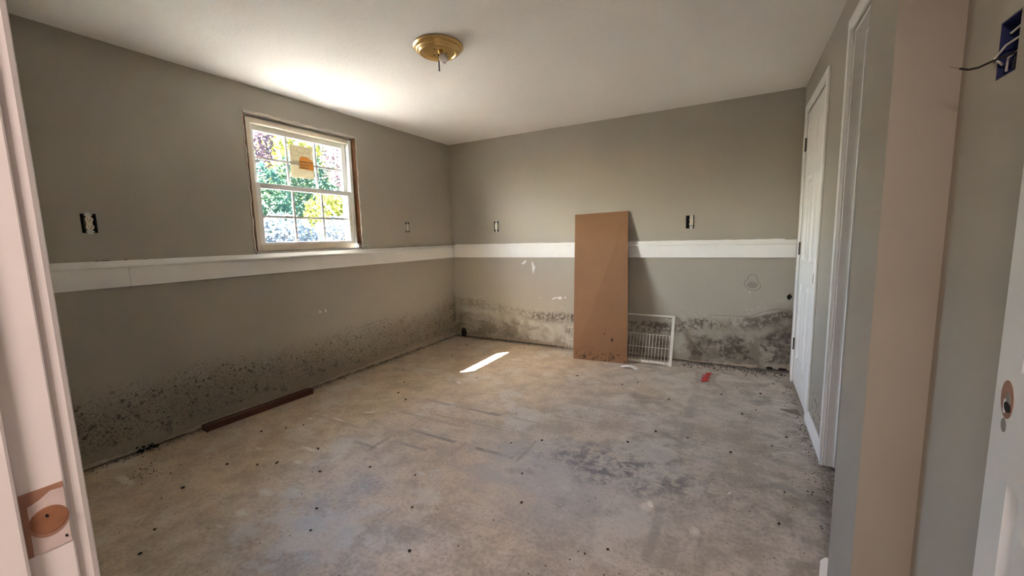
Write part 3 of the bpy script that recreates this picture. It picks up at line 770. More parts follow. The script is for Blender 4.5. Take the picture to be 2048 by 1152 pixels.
# baseboards
def baseprof(h=0.085, t=0.012): return [(0, 0), (t, 0), (t, h * 0.72), (t * 0.7, h * 0.86), (t * 0.35, h), (0, h)]
mb = MB(); pr = baseprof()
n_ = len(pr)
mb.add([(WX - a, -1.038, b) for a, b in pr] + [(WX - a, yj + 0.074, b) for a, b in pr], [tuple(range(n_)), tuple(range(2 * n_ - 1, n_ - 1, -1))] + [(k, (k + 1) % n_, (k + 1) % n_ + n_, k + n_) for k in range(n_)])
tag(mb.build('baseboard_right', 'trim'), 'short white baseboard between the corner door and the open doorway', 'baseboard', kind='structure')
mb = MB(); pr = baseprof(0.088, 0.016)
mb.add([(3.315 - a * 1.15, -2.41 + a, b) for a, b in pr] + [(XC - 0.001, -2.41 + a, b) for a, b in pr], [tuple(range(n_)), tuple(range(2 * n_ - 1, n_ - 1, -1))] + [(k, (k + 1) % n_, (k + 1) % n_ + n_, k + n_) for k in range(n_)])
tag(mb.build('baseboard_chase', 'trim'), 'mitred white baseboard end sticking out past the boxed-out corner', 'baseboard', kind='structure')

# entrance door standing open along the right wall
hx, hy = 3.25, -3.866
ex, ey = 3.397, -3.035
ang = math.atan2(ey - hy, ex - hx)
WD = math.hypot(ex - hx, ey - hy)
d3 = panel_door('door_3', 'white six-panel entrance door standing open at the right edge, its knob hole empty', WD, 2.03, (hx + 0.035 * math.sin(ang), hy - 0.035 * math.cos(ang), 0.0), ang, 0.06, 0.915, lockrail=0.80)
# local +y is to the left (towards the room): visible face is y = 0.035
bz, bxl = 0.915, WD - 0.062
def elli(cx, cz, rx, rz, y, th, mat, nm, n=28, par=d3):
    return MB().prism([(cx + rx * math.cos(2 * math.pi * k / n), y, cz + rz * math.sin(2 * math.pi * k / n)) for k in range(n)], (0, th, 0)).build(nm, mat, par)
kb = elli(bxl, bz, 0.029, 0.030, 0.0345, 0.0012, 'mdf', 'knob_bore')
elli(bxl - 0.008, bz + 0.003, 0.011, 0.010, 0.0352, 0.0012, 'patchgrey', 'bore_plug', par=kb)
elli(bxl - 0.008, bz - 0.010, 0.014, 0.008, 0.0356, 0.0012, 'slot', 'latch_hole', par=kb)
elli(bxl + 0.004, bz - 0.012, 0.006, 0.012, 0.0354, 0.0012, 'trim', 'chip_mark', par=kb)
elli(bxl + 0.003, bz - 0.043, 0.012, 0.011, 0.0345, 0.001, 'patchgrey', 'filler_spot')

# entrance frame (left jamb with strike mortise fills the left edge)
ef = thing('door_4', 'white entrance door frame at the left edge with a bare-wood strike mortise', 'door frame', (2.81, -3.93, 0), kind='structure')
EO = (2.81, -3.93, 0)
def eb(nm, x0, x1, y0, y1, z0, z1, mat='trim_pink', bev=0.002): return MB(EO).box(x0, x1, y0, y1, z0, z1).build(nm, mat, ef, bevel=bev)
lj = eb('jamb', XO0 - 0.018, XO0, -3.992, -3.872, 0.0, ZO)
eb('jamb', XO1, XO1 + 0.018, -3.992, -3.872, 0.0, ZO)
eb('head_jamb', XO0 - 0.018, XO1 + 0.018, -3.992, -3.872, ZO, ZO + 0.018)
eb('stop', XO0, XO0 + 0.011, -3.945, -3.9075, 0.0, ZO - 0.011, bev=0.003)
eb('stop', XO1 - 0.011, XO1, -3.945, -3.9075, 0.0, ZO - 0.011, bev=0.003)
eb('stop', XO0 + 0.011, XO1 - 0.011, -3.945, -3.9075, ZO - 0.011, ZO, bev=0.003)
eb('side_casing', XO0 - 0.066, XO0 - 0.005, -3.873, -3.855, 0.0, ZO + 0.066, bev=0.006)
eb('side_casing', XO1 + 0.005, XO1 + 0.066, -3.873, -3.855, 0.0, ZO + 0.066, bev=0.006)
eb('head_casing', XO0 - 0.005, XO1 + 0.005, -3.873, -3.855, ZO + 0.005, ZO + 0.066, bev=0.006)
# strike mortise: bare wood rectangle, chipped paint, routed oval hole with floor and screw hole
zs = 0.901
MB(EO).box(XO0 - 0.001, XO0 + 0.0006, -3.9065, -3.8745, zs - 0.036, zs + 0.034).build('strike_mortise', 'mdf', lj)
MB(EO).prism([(XO0 + 0.0004, -3.9025, zs - 0.036), (XO0 + 0.0004, -3.8745, zs - 0.036), (XO0 + 0.0004, -3.8745, zs + 0.027), (XO0 + 0.0004, -3.884, zs + 0.028), (XO0 + 0.0004, -3.893, zs + 0.022), (XO0 + 0.0004, -3.9015, zs + 0.019)], (0.0006, 0, 0)).build('chipped_paint', 'smear', lj)
def oval(yc, zc, ry, rz, x, th, mat, nm, par):
    return MB(EO).prism([(x, yc + ry * math.cos(2 * math.pi * k / 32), zc + rz * math.sin(2 * math.pi * k / 32)) for k in range(32)], (th, 0, 0)).build(nm, mat, par)
oval(-3.8885, zs - 0.004, 0.0150, 0.0165, XO0 + 0.0008, 0.0006, 'mdf', 'mortise_rim', lj)
oval(-3.8880, zs - 0.0022, 0.0140, 0.0140, XO0 + 0.0012, 0.0006, 'mdf_dark', 'mortise_floor', lj)
oval(-3.8895, zs + 0.003, 0.0012, 0.0018, XO0 + 0.0018, 0.0004, 'slot', 'screw_hole', lj)
oval(-3.878, zs - 0.028, 0.0010, 0.0016, XO0 + 0.0011, 0.0004, 'slot', 'screw_hole', lj)

# ------------------------------------------------------------------ sockets and switch box
def socket(name, label, axis, a0, a1, z0, z1, style, boxmat='blackbox'):
    """uncovered device in a wall box; (a across the wall, z), out = into the room"""
    ac, zc = (a0 + a1) / 2, (z0 + z1) / 2
    loc = (0, ac, zc) if axis == 'x' else (ac, 0, zc)
    t = thing(name, label, 'socket' if style != 'switch' else 'switch', loc, group=None)
    def P(a, o, z): return (o, a - ac, z - zc) if axis == 'x' else (a - ac, -o, z - zc)
    def B(mb_, A0, A1, o0, o1, Z0, Z1):
        p = [P(A0, o0, Z0), P(A1, o0, Z0), P(A1, o1, Z0), P(A0, o1, Z0), P(A0, o0, Z1), P(A1, o0, Z1), P(A1, o1, Z1), P(A0, o1, Z1)]
        return mb_.hexa(p)
    m = MB(); w_ = 0.0025; dp = -0.06; g_ = 0.0006
    A0, A1, Z0, Z1 = a0 + g_, a1 - g_, z0 + g_, z1 - g_
    B(m, A0, A0 + w_, dp, -0.001, Z0, Z1); B(m, A1 - w_, A1, dp, -0.001, Z0, Z1); B(m, A0 + w_, A1 - w_, dp, -0.001, Z0, Z0 + w_); B(m, A0 + w_, A1 - w_, dp, -0.001, Z1 - w_, Z1); B(m, A0 + w_, A1 - w_, dp, dp + w_, Z0 + w_, Z1 - w_)
    m.build('wall_box', boxmat, t)
    if style == 'duplex':
        hw_ = 0.0165; m = MB(); B(m, ac - 0.010, ac + 0.010, 0.0, 0.002, z0 - 0.006, z1 + 0.004); m.build('strap', 'strap', t)
        m = MB(); B(m, ac - hw_ * 0.8, ac + hw_ * 0.8, -0.03, 0.003, zc - 0.034, zc + 0.034); dev = m.build('receptacle', 'ivory', t, bevel=0.002)
        for s in (-1, 1):
            ce = zc + s * 0.0195
            pl = [P(ac + hw_ * math.cos(q), 0.003, ce + 0.0155 * max(-0.82, min(0.82, math.sin(q)))) for q in [2 * math.pi * k / 24 for k in range(24)]]
            ex_ = Vector(P(ac, 0.006, 0)) - Vector(P(ac, 0.0, 0))
            m = MB(); m.prism(pl, ex_); face = m.build('socket_face', 'ivory', t)
            for da in (-0.006, 0.006):
                m = MB(); B(m, ac + da - 0.0011, ac + da + 0.0011, 0.0088, 0.0094, ce - 0.001, ce + 0.007); m.build('slot', 'slot', face)
            m = MB(); B(m, ac - 0.0022, ac + 0.0022, 0.0088, 0.0094, ce - 0.009, ce - 0.0045); m.build('slot', 'slot', face)
        for s in (-1, 1):
            m = MB(); B(m, ac - 0.016, ac - 0.007, 0.0, 0.003, zc + s * 0.044 - 0.005, zc + s * 0.044 + 0.005); B(m, ac + 0.007, ac + 0.016, 0.0, 0.003, zc + s * 0.044 - 0.005, zc + s * 0.044 + 0.005); m.build('mounting_ear', 'strap', t)
    if style == 'small':
        m = MB(); B(m, ac - 0.007, ac + 0.007, 0.0, 0.002, z0 - 0.004, z1 + 0.004); m.build('strap', 'strap', t)
        m = MB(); B(m, ac - 0.017, ac + 0.017, -0.03, 0.004, zc - 0.034, zc + 0.034); m.build('receptacle', 'ivory', t, bevel=0.003)
        for s in (-1, 1):
            m = MB(); B(m, ac - 0.013, ac + 0.013, 0.004, 0.007, zc + s * 0.018 - 0.011, zc + s * 0.018 + 0.011); m.build('socket_face', 'ivory', t, bevel=0.003)
    if style == 'switch':
        m = MB(); B(m, ac - 0.008, ac + 0.008, 0.0, 0.002, z0 - 0.003, z1 + 0.003); m.build('strap', 'strap', t)
        m = MB(); B(m, ac - 0.0165, ac + 0.0165, -0.03, 0.006, zc - 0.036, zc + 0.036); m.build('cover_insert', 'ivory', t, bevel=0.003)
    return t
socket('wall_socket', 'uncovered ivory duplex socket on the left wall near the door frame', 'x', *OUT_L[0], 'duplex')
socket('wall_socket', 'small uncovered ivory socket on the left wall between window and corner', 'x', *OUT_L[1], 'small')
socket('wall_device', 'uncovered plain ivory wall device on the back wall left of the cardboard', 'y', *OUT_B[0], 'switch')
s4 = socket('wall_socket', 'uncovered duplex socket in a dark box on the back wall right of the cardboard', 'y', *OUT_B[1], 'duplex', 'blackbox')
for ch_ in s4.children:
    if ch_.name.split('.')[0] in ('receptacle', 'socket_face', 'strap', 'mounting_ear'): ch_.location.x = 0.012
m = MB(); m.box(-0.004, 0.026, -0.005, 0.002, -0.036, -0.018); m.build('blue_tape', 'bluebox', s4)

# switch box with loose wires on the right wall, near the open entrance door
a0, a1, z0, z1 = SWB; ac, zc = (a0 + a1) / 2, (z0 + z1) / 2
sb_ = thing('switch_box', 'open blue switch box with loose wires in the wall beside the open entrance door', 'switch box', (WX, ac, zc))
SO = (WX, ac, zc)
m = MB(SO); w_ = 0.0025
m.box(WX + 0.001, WX + 0.06, a0 + 0.0006, a0 + w_, z0 + 0.0006, z1 - 0.0006).box(WX + 0.001, WX + 0.06, a1 - w_, a1 - 0.0006, z0 + 0.0006, z1 - 0.0006).box(WX + 0.001, WX + 0.06, a0 + w_, a1 - w_, z0 + 0.0006, z0 + w_).box(WX + 0.001, WX + 0.06, a0 + w_, a1 - w_, z1 - w_, z1 - 0.0006).box(WX + 0.05, WX + 0.06, a0 + w_, a1 - w_, z0 + w_, z1 - w_)
m.build('wall_box', 'bluebox', sb_)
def wire(nm, pts, r, mat): return MB(SO).tube(pts, r, 8).build(nm, mat, sb_, smooth=True)
wire('white_wire', [(WX + 0.048, a0 + 0.01, z1 - 0.012), (WX + 0.02, ac, z1 - 0.012), (WX + 0.012, a1 - 0.008, z1 - 0.022)], 0.002, 'wire_white')
wire('white_wire', [(WX + 0.048, a0 + 0.008, z1 - 0.03), (WX + 0.02, ac - 0.008, z1 - 0.034), (WX + 0.002, ac + 0.012, z1 - 0.046), (WX - 0.006, ac + 0.026, z1 - 0.064), (WX + 0.004, ac + 0.022, z0 + 0.026)], 0.002, 'wire_white')
wire('white_wire', [(WX + 0.048, a0 + 0.008, zc + 0.004), (WX + 0.02, ac - 0.01, zc - 0.004), (WX + 0.006, ac + 0.010, zc - 0.018), (WX + 0.008, ac + 0.018, z0 + 0.012)], 0.0018, 'wire_white')
wire('bare_wire', [(WX + 0.04, a0 + 0.008, zc - 0.008), (WX + 0.016, a0 + 0.022, zc - 0.018), (WX + 0.010, a0 + 0.016, z0 + 0.024)], 0.0014, 'copper')
wire('bare_wire', [(WX + 0.045, a1 - 0.006, z1 - 0.018), (WX + 0.01, a1 + 0.002, zc + 0.01), (WX - 0.004, a1 + 0.002, zc - 0.018)], 0.0010, 'copper')
bw = wire('black_wire', [(WX + 0.045, a0 + 0.012, zc - 0.012), (WX + 0.01, a0 + 0.02, zc - 0.016), (WX - 0.012, ac + 0.014, zc - 0.018), (WX - 0.024, ac + 0.034, zc - 0.021), (WX - 0.034, ac + 0.046, zc - 0.019), (WX - 0.044, ac + 0.055, zc - 0.012)], 0.0020, 'wire_black')
MB(SO).tube([(WX - 0.044, ac + 0.055, zc - 0.012), (WX - 0.056, ac + 0.062, zc - 0.004)], 0.0010, 6).build('stripped_end', 'copper', bw)
MB(SO).lathe([(0.0005, 0.0), (0.007, 0.0), (0.008, 0.012), (0.005, 0.022), (0.0005, 0.022)], (WX + 0.012, a0 + 0.018, z0 + 0.028), (0, 0.6, -1), 14).build('wire_cap', 'blackbox', sb_, smooth=True)

# ------------------------------------------------------------------ ceiling light
LC = (1.475, -2.02, H)
cl = thing('ceiling_light', 'brass flush-mount ceiling light without its shade, one frosted bulb and bare rod', 'ceiling light', LC)
prof = [(0.0005, 0.0), (0.138, 0.0), (0.142, 0.004), (0.142, 0.009), (0.136, 0.014), (0.129, 0.016), (0.127, 0.026), (0.122, 0.031), (0.115, 0.032), (0.111, 0.038), (0.106, 0.043), (0.098, 0.043), (0.093, 0.038), (0.088, 0.036), (0.07, 0.036), (0.0005, 0.036)]
MB((0, 0, 0)).lathe(prof, (0, 0, 0), (0, 0, -1), 64).build('pan', 'brass', cl, smooth=True)
MB().tube([(0, 0, -0.03), (0.001, 0, -0.137)], 0.0032, 10).build('rod', 'rod', cl)
MB().lathe([(0.0005, 0), (0.008, 0), (0.008, 0.006), (0.0005, 0.006)], (0, 0, -0.036), (0, 0, -1), 6).build('nut', 'brass', cl)
bd = Vector((0.42, -0.22, -0.75)).normalized()
s0 = Vector((0.026, -0.016, -0.040))
MB().lathe([(0.0005, 0), (0.014, 0), (0.014, 0.028), (0.0005, 0.028)], s0, bd, 20).build('lamp_holder', 'brass', cl, smooth=True)
bp = [(0.011, 0.0), (0.012, 0.010)] + [(0.0255 * math.sin(t), 0.034 - 0.0255 * math.cos(t)) for t in [math.radians(a) for a in range(35, 176, 10)]] + [(0.0005, 0.0595)]
MB().lathe(bp, s0 + bd * 0.026, bd, 28).build('bulb', 'bulb', cl, smooth=True)
MB().lathe([(0.0005, 0), (0.003, 0.0), (0.0005, 0.008)], s0 + bd * 0.073 + Vector((0.006, 0, -0.014)), (0.2, 0, -1), 8).build('bulb_tip', 'bronze', cl)
for k in range(3):
    a = 0.7 + k * 2.094
    MB().tube([(0.045 * math.cos(a), 0.045 * math.sin(a), -0.034), (0.045 * math.cos(a), 0.045 * math.sin(a), -0.0375)], 0.005, 10).build('screw', 'bronze', cl)

# ------------------------------------------------------------------ things in the room
# cardboard sheet leaning on the back wall
BL, BR, TL, TR = Vector((1.651, -0.330, 0.002)), Vector((2.163, -0.294, 0.002)), Vector((1.563, -0.012, 1.398)), Vector((2.094, -0.012, 1.410))
org = (BL + BR) / 2; org.z = 0
cb = thing('cardboard_sheet', 'tall brown cardboard sheet leaning against the back wall, damp at its foot', 'cardboard', org)
nrm = (BR - BL).cross(TL - BL).normalized() * 0.007
def quad_slab(p, n_, off, ins=0.0):
    q = [Vector(v) - off for v in p]
    return MB().add([v + n_ for v in q] + [v for v in q], [(0, 1, 2, 3), (7, 6, 5, 4), (0, 4, 5, 1), (1, 5, 6, 2), (2, 6, 7, 3), (3, 7, 4, 0)])
MB().add([v - org + nrm * 1.0 for v in (BL, BR, TR, TL)] + [v - org + nrm * 0.8 for v in (BL, BR, TR, TL)], [(0, 1, 2, 3), (7, 6, 5, 4), (0, 4, 5, 1), (1, 5, 6, 2), (2, 6, 7, 3), (3, 7, 4, 0)]).build('front_liner', 'cardboard', cb)
MB().add([v - org + nrm * 0.8 for v in (BL, BR, TR, TL)] + [v - org + nrm * 0.2 for v in (BL, BR, TR, TL)], [(0, 1, 2, 3), (7, 6, 5, 4), (0, 4, 5, 1), (1, 5, 6, 2), (2, 6, 7, 3), (3, 7, 4, 0)]).build('fluted_core', 'cardedge', cb)
MB().add([v - org + nrm * 0.2 for v in (BL, BR, TR, TL)] + [v - org for v in (BL, BR, TR, TL)], [(0, 1, 2, 3), (7, 6, 5, 4), (0, 4, 5, 1), (1, 5, 6, 2), (2, 6, 7, 3), (3, 7, 4, 0)]).build('back_liner', 'cardboard', cb)

# white wire rack behind the cardboard, leaning on the wall
RO = Vector((2.0, -0.22, 0))
rk = thing('wire_rack', 'white coated wire rack leaning on the wall behind the cardboard', 'rack', RO)
def RP(x, s, o=0.0):
    """x along the wall, s up the lean (0 floor .. 1 top at z=.425), o outwards"""
    yb = -0.215 - (x - 2.5) * 0.015
    return Vector((x, yb + (-0.020 - yb) * s - o, 0.002 + 0.425 * s)) - RO
def flat(nm, x0, x1, s0_, s1_, th=0.006):
    p = [RP(x0, s0_, 0), RP(x1, s0_, 0), RP(x1, s0_, th), RP(x0, s0_, th), RP(x0, s1_, 0), RP(x1, s1_, 0), RP(x1, s1_, th), RP(x0, s1_, th)]
    return MB().hexa(p).build(nm, 'rack', rk, bevel=0.001)
flat('top_rail', 1.80, 2.535, 0.968, 1.0)
flat('side_rail', 2.510, 2.535, 0.0, 0.968)
flat('bottom_rail', 1.80, 2.510, 0.02, 0.07)
sq = [(2.462, 0.915), (2.462, 0.965), (2.51, 0.965), (2.51, 0.915), (2.462, 0.915)]
MB().tube([RP(a, b, 0.006) for a, b in sq], 0.003, 6).build('corner_bracket', 'rack', rk)
for s in (0.59, 0.33, 0.02):
    MB().tube([RP(1.50, s, 0.004), RP(2.528, s, 0.004)], 0.003, 7).build('cross_wire', 'rack', rk)
xk = 1.515
while xk < 2.505:
    MB().tube([RP(xk, 0.0, 0.009), RP(xk, 0.60, 0.009)], 0.0021, 6).build('upright_wire', 'rack', rk)
    xk += 0.029

# dark red wood strip by the left wall
WS = Vector((0.06, -2.42, 0))
a_ = math.atan2(-2.054 + 2.779, 0.115 - 0.087)
strip = MB(); L = 0.735
strip.box(-L / 2, L / 2, 0.0, 0.062, 0.002, 0.040)
so = strip.build('strip', 'redwood', None, bevel=0.003)
ws = thing('wood_strip', 'dark red wooden strip lying along the foot of the left wall', 'wood strip', (0.101, -2.417, 0), a_)
so.parent = ws
MB().box(-L / 2 + 0.01, L / 2 - 0.05, 0.046, 0.052, 0.0398, 0.0412).build('groove', 'crumb', ws)
MB().tube([(-L / 2 + 0.01, -0.002, 0.006), (-L / 2 + 0.002, -0.006, 0.004)], 0.004, 6).build('splinter', 'redwood', ws)

# crumpled white paper by the cardboard's foot
rnd = random.Random(41)
pc = MB((2.2, -0.42, 0)); nx_, ny_ = 9, 4; vs_ = []; fs = []
for i in range(nx_):
    for j in range(ny_):
        vs_.append((2.125 + 0.155 * i / (nx_ - 1) + rnd.uniform(-0.004, 0.004), -0.385 - 0.01 * i / (nx_ - 1) - 0.055 * j / (ny_ - 1) * (1 if i else 0.4) + rnd.uniform(-0.006, 0.006), 0.003 + 0.018 * math.sin(math.pi * i / (nx_ - 1)) + rnd.uniform(0, 0.006)))
for i in range(nx_ - 1):
    for j in range(ny_ - 1): fs.append((i * ny_ + j, (i + 1) * ny_ + j, (i + 1) * ny_ + j + 1, i * ny_ + j + 1))
o = pc.add(vs_, fs).build('paper_scrap', 'paper'); o.location = (2.2, -0.42, 0)
sm_ = o.modifiers.new('thick', 'SOLIDIFY'); sm_.thickness = 0.0006
tag(o, 'crumpled white paper scrap on the floor at the foot of the cardboard', 'paper')

# clear plastic film with red letters
FO = (2.83, -0.42, 0)
fm = thing('plastic_film', 'clear plastic film with red letters lying flat on the floor near the back wall', 'plastic film', FO)
FP = [(2.735, -0.27), (2.81, -0.255), (2.90, -0.285), (2.925, -0.33), (2.90, -0.45), (2.955, -0.57), (2.86, -0.60), (2.765, -0.585)]
vs_ = []; fs = []
rnd = random.Random(17)
sheet = MB(FO); nu, nv = 9, 9
for i in range(nu):
    for j in range(nv):
        u, v = i / (nu - 1), j / (nv - 1)
        xL = 2.735 + 0.03 * v; xR = 2.93 - 0.05 * math.sin(v * 3.1) + 0.03 * v
        vs_.append((xL + (xR - xL) * u, -0.265 - 0.315 * v - 0.02 * u + rnd.uniform(-0.004, 0.004), 0.003 + rnd.uniform(0, 0.005)))
for i in range(nu - 1):
    for j in range(nv - 1): fs.append((i * nv + j, (i + 1) * nv + j, (i + 1) * nv + j + 1, i * nv + j + 1))
sheet.add(vs_, fs).build('film', 'film', fm, smooth=True)
# letters W and a, reading towards the back wall
tc = bpy.data.curves.new('letters', 'FONT'); tc.body = 'Wa'; tc.size = 0.072; tc.extrude = 0.0004; tc.offset = 0.0032
to = bpy.data.objects.new('letters', tc); col.objects.link(to)
to.rotation_euler = (0, 0, math.radians(88)); to.location = (2.848, -0.53, 0.0105); to.scale = (2.3, 1, 1)
bpy.context.view_layer.update()
dg = bpy.context.evaluated_depsgraph_get()
tm = bpy.data.meshes.new_from_object(to.evaluated_get(dg)); mw = to.matrix_world.copy()
bpy.data.objects.remove(to)
tm.transform(Matrix.Translation(-Vector(FO)) @ mw); tm.materials.clear(); tm.materials.append(M['red'])
lo = bpy.data.objects.new('letters', tm); col.objects.link(lo); lo.parent = fm; lo['label'] = 'red printed letters Wa'

# flat grey scrap by the closed door
o = MB((3.35, -0.9, 0)).prism([(3.30, -0.86, 0.001), (3.405, -0.83, 0.001), (3.41, -0.93, 0.001), (3.36, -0.91, 0.001)], (0, 0, 0.003)).build('card_scrap', 'greymat'); o.location = (3.35, -0.9, 0)
tag(o, 'thin grey-brown card scrap on the floor at the foot of the closed door', 'scrap')

# white chips of paint
def chip(label, cx, cy, lx, ly, rot, h=0.005, seed=0):
    r = random.Random(seed); n = 9
    pts = []
    for k in range(n):
        t = 2 * math.pi * k / n; a, b = lx * math.cos(t) * r.uniform(0.75, 1.15), ly * math.sin(t) * r.uniform(0.7, 1.2)
        pts.append((a * math.cos(rot) - b * math.sin(rot), a * math.sin(rot) + b * math.cos(rot), 0.001))
    o = MB().prism(pts, (0, 0, h)).build('plaster_chip', 'chip', bevel=0.001); o.location = (cx, cy, 0)
    return tag(o, label, 'chip', 'white chips on the floor')
chip('long white plaster sliver on the middle of the floor', 0.815, -2.112, 0.050, 0.010, 0.7, seed=1)
chip('white plaster chip on the floor just below the bright sunlit sliver', 1.03, -1.365, 0.028, 0.014, 0.1, seed=2)
chip('small white chip on the floor right of the wood strip', 0.52, -2.36, 0.02, 0.010, 0.4, seed=3)
chip('white chip on the floor before the dark stain', 2.715, -2.255, 0.012, 0.022, 0.3, seed=4)
chip('tiny white chip on the floor near the open doorway', 3.02, -2.02, 0.010, 0.005, 0.9, seed=5)

# dark crumbs, larger ones one by one
def crumb_mesh(seed, s):
    bm = bmesh.new(); bmesh.ops.create_icosphere(bm, subdivisions=1, radius=s)
    r = random.Random(seed)
    for v in bm.verts: v.co = Vector((v.co.x * r.uniform(0.7, 1.6), v.co.y * r.uniform(0.6, 1.2), v.co.z * r.uniform(0.4, 0.8)))
    zmin = min(v.co.z for v in bm.verts)
    for v in bm.verts: v.co.z -= zmin
    me = bpy.data.meshes.new('debris_crumb'); bm.to_mesh(me); bm.free(); me.materials.append(M['crumb']); return me
cms = [crumb_mesh(k, 0.008) for k in range(5)]
spots = [(0.66, -3.15), (1.02, -3.44), (0.62, -2.93), (0.78, -2.86), (0.86, -2.80), (0.40, -2.62), (0.50, -2.52), (0.56, -2.44), (0.93, -2.60), (0.60, -1.55), (0.73, -1.75), (0.88, -1.83), (0.35, -1.3),
         (0.50, -0.75), (0.40, -0.35), (0.75, -0.55), (1.2, -1.0), (1.05, -0.2), (1.45, -0.62), (1.86, -0.8), (2.25, -0.85), (2.35, -0.75), (2.62, -1.0), (2.95, -0.75), (3.05, -0.55), (3.2, -0.62),
         (3.08, -1.06), (3.16, -0.95), (3.22, -1.45), (3.3, -1.3), (3.02, -1.62), (3.24, -1.9), (3.2, -2.15), (2.8, -1.55), (2.62, -1.55), (2.5, -1.75), (2.1, -2.3), (2.2, -2.5), (1.62, -2.55), (1.78, -2.75), (1.95, -2.95), (1.40, -2.95), (1.5, -3.05),
         (2.62, -2.6), (2.72, -2.72), (2.82, -2.78), (2.55, -2.66), (1.35, -2.6), (0.9, -3.35), (1.15, -2.75), (1.9, -2.05), (2.05, -1.95), (3.3, -0.35), (3.12, -0.2), (2.9, -0.15), (1.1, -1.2)]
rnd = random.Random(55)
for k, (cx, cy) in enumerate(spots):
    o = bpy.data.objects.new('debris_crumb', cms[k % 5]); col.objects.link(o)
    o.location = (cx, cy, 0.0005); o.rotation_euler = (0, 0, rnd.uniform(0, 6.28)); s = rnd.uniform(0.6, 1.15); o.scale = (s, s, s)
    tag(o, 'small dark crumb of debris lying on the concrete floor', 'crumb', 'dark crumbs scattered over the floor')
# fine grit along the walls: uncountable
mb = MB(); rnd = random.Random(66)
def grit(cx, cy, s):
    if (cx < 0.15 and -2.83 < cy < -2.0) or (2.70 < cx < 2.98 and -0.62 < cy < -0.23): return
    h = s * rnd.uniform(0.5, 1.0); a = rnd.uniform(0, 3)
    c_, s_ = math.cos(a) * s, math.sin(a) * s
    mb.add([(cx + c_, cy + s_, 0.0003), (cx - s_ * 0.7, cy + c_ * 0.7, 0.0003), (cx - c_, cy - s_, 0.0003), (cx + s_ * 0.7, cy - c_ * 0.7, 0.0003), (cx, cy, h + 0.0003)], [(0, 1, 4), (1, 2, 4), (2, 3, 4), (3, 0, 4), (3, 2, 1, 0)])
for k in range(420): grit(abs(rnd.gauss(0.012, 0.03)) + 0.006, rnd.uniform(-3.8, -0.02), rnd.uniform(0.002, 0.006))
for k in range(520): grit(rnd.uniform(0.02, 3.4), -abs(rnd.gauss(0.012, 0.035)) - 0.006, rnd.uniform(0.002, 0.006))
for k in range(260): grit(rnd.uniform(2.6, 3.4), -abs(rnd.gauss(0.05, 0.08)) - 0.01, rnd.uniform(0.003, 0.008))
for k in range(160): grit(WX - 0.02 - abs(rnd.gauss(0.02, 0.03)), rnd.uniform(-2.3, -0.3), rnd.uniform(0.002, 0.006))
for k in range(420): grit(rnd.uniform(0.1, 3.3), rnd.uniform(-3.7, -0.1), rnd.uniform(0.0015, 0.0045))
for k in range(60): grit(rnd.gauss(0.33, 0.06), rnd.gauss(-3.18, 0.05), rnd.uniform(0.002, 0.005))
tag(mb.build('floor_grit', 'crumb'), 'fine dark grit strewn over the floor and along the wall feet', 'grit', kind='stuff')
# black mould clumps at the foot of the left wall and the corner
def clump(label, c, n, sx_, sy_, sz_, seed):
    r = random.Random(seed); m = MB(c)
    for k in range(n):
        p = Vector((c[0] + abs(r.gauss(0, sx_)) + 0.004, c[1] + r.gauss(0, sy_), 0.004 + abs(r.gauss(0, sz_)))); s = r.uniform(0.003, 0.008)
        p.x = max(p.x, s + 0.005); p.y = min(p.y, -s - 0.003); p.z = max(p.z, s * 0.9)
        m.add([p + Vector(q) * s for q in [(1, 0, 0), (-1, 0, 0), (0, 1, 0), (0, -1, 0), (0, 0, 1), (0, 0, -1)]], [(0, 2, 4), (2, 1, 4), (1, 3, 4), (3, 0, 4), (2, 0, 5), (1, 2, 5), (3, 1, 5), (0, 3, 5)])
    o = m.build('mould_clump', 'mouldblob'); o.location = c
    tag(o, label, 'mould', kind='stuff')
clump('black mould clump at the foot of the left wall, near the door frame', (0.0, -3.06, 0.0), 60, 0.012, 0.03, 0.012, 1)
clump('black mould clump on the floor in the far left corner', (0.10, -0.012, 0.0), 70, 0.018, 0.006, 0.03, 2)

# ------------------------------------------------------------------ outside
tag(MB().box(-40, -0.22, -25, 30, 0.55, 0.9).build('ground', 'lawn'), 'pale dry lawn outside the window', 'lawn', kind='structure')
EX = -0.884
ev = thing('roof_eave', 'roof eave overhanging the window outside', 'eave', (-0.6, -1.8, 2.4), kind='structure')
MB((-0.6, -1.8, 2.4)).box(EX, -0.22, -6.0, 0.5, 2.40, 2.46).build('soffit', 'soffit', ev)
MB((-0.6, -1.8, 2.4)).box(EX, EX + 0.02, -6.0, 0.5, 2.46, 2.60).build('fascia', 'siding', ev)

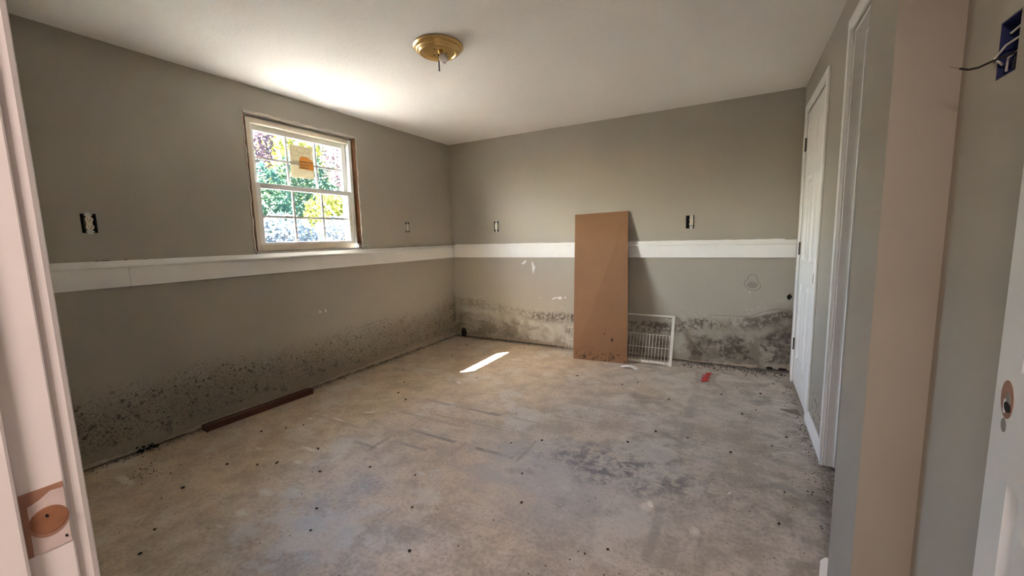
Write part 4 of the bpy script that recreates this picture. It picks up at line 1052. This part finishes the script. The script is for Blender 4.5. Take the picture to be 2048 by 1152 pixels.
def leaves(rnd, c, rad, n, size):
    mb = MB(c)
    for k in range(n):
        while True:
            p = Vector((rnd.uniform(-1, 1), rnd.uniform(-1, 1), rnd.uniform(-1, 1)))
            if p.length <= 1 and rnd.random() < 0.35 + 0.65 * p.length: break
        p = Vector((p.x * rad[0], p.y * rad[1], p.z * rad[2])) + Vector(c)
        if p.z < 0.92: continue
        a = Vector((rnd.gauss(0, 1), rnd.gauss(0, 1), rnd.gauss(0, 1))).normalized(); b = a.orthogonal().normalized(); s = size * rnd.uniform(0.6, 1.3)
        mb.add([p - a * s, p + b * s * 0.5, p + a * s, p - b * s * 0.5], [(0, 1, 2, 3)])
    return mb
def tree(label, x, y, top, base, rad, n, size, mat, trunk_r, seed, name='leafy_tree', cat='tree'):
    rnd = random.Random(seed)
    t = thing(name, label, cat, (x, y, 0.9))
    zc = (top + base) / 2
    cr = leaves(rnd, (x, y, zc), (rad, rad, (top - base) / 2), n, size).build('foliage', mat, t); cr.location = (0, 0, zc - 0.9)
    MB().tube([(0, 0, 0), (0.05, 0.03, (base - 0.9) * 0.5 + 0.2), (-0.02, 0.06, zc - 0.9), (0.05, 0, top - 1.3)], [trunk_r, trunk_r * 0.8, trunk_r * 0.6, trunk_r * 0.25], 8).build('trunk', 'bark', t)
    for k in range(5):
        a = rnd.uniform(0, 6.28); z_ = zc - 0.9 + rnd.uniform(-0.5, 0.4)
        MB().tube([(0, 0, z_), (rad * 0.4 * math.cos(a), rad * 0.4 * math.sin(a), z_ + 0.3), (rad * 0.75 * math.cos(a), rad * 0.75 * math.sin(a), z_ + 0.45)], [trunk_r * 0.4, trunk_r * 0.25, trunk_r * 0.1], 6).build('branch', 'bark', t)
    return t
tree('green tree left of centre beyond the window', -7.3, 1.5, 3.3, 1.0, 1.15, 2600, 0.075, 'leaf_green', 0.10, 101)
tree('yellow-green bush in the right part of the window view', -7.3, 3.95, 2.65, 1.0, 0.72, 1500, 0.065, 'leaf_yellow', 0.05, 104, 'leafy_bush', 'bush')
tree('green tree at the right end of the window view', -7.3, 6.1, 4.0, 1.2, 1.1, 2200, 0.09, 'leaf_green', 0.10, 107)
tree('green tree outside beyond the left window edge', -7.3, -1.3, 4.2, 1.2, 1.1, 1800, 0.10, 'leaf_green', 0.10, 108)
tree('reddish-leaved tree at the upper left of the window view', -10.3, 3.25, 5.6, 3.0, 0.98, 1700, 0.08, 'leaf_pink', 0.09, 102)
tree('dense green tree in the middle of the window view', -10.3, 5.25, 4.4, 1.1, 0.98, 2600, 0.085, 'leaf_green', 0.11, 103)
tree('reddish-leaved tree at the upper right of the window view', -10.3, 7.35, 5.8, 3.0, 1.05, 1700, 0.08, 'leaf_pink', 0.08, 105)
tree('yellow-leaved tree high behind the middle of the window view', -13.9, 7.4, 6.6, 2.6, 1.5, 2600, 0.10, 'leaf_yellow', 0.10, 106)
tree('tall green tree far behind the right side of the window view', -13.9, 10.7, 6.4, 1.1, 1.6, 3000, 0.11, 'leaf_green', 0.11, 109)
tree('tall green tree far behind the left side of the window view', -13.9, 4.1, 6.0, 1.1, 1.6, 3000, 0.11, 'leaf_green', 0.11, 110)
for k, (bx_, by_) in enumerate([(-4.9, -0.35), (-4.9, 1.0), (-4.9, 2.35), (-4.9, 3.7)]):
    tree(['pale bush at the left foot of the window view', 'pale bush left of the middle at the foot of the window view', 'pale bush right of the middle at the foot of the window view', 'pale bush at the right foot of the window view'][k],
         bx_, by_, 1.78, 0.85, 0.60, 1500, 0.05, 'leaf_pale', 0.02, 120 + k, 'low_bush', 'bush')
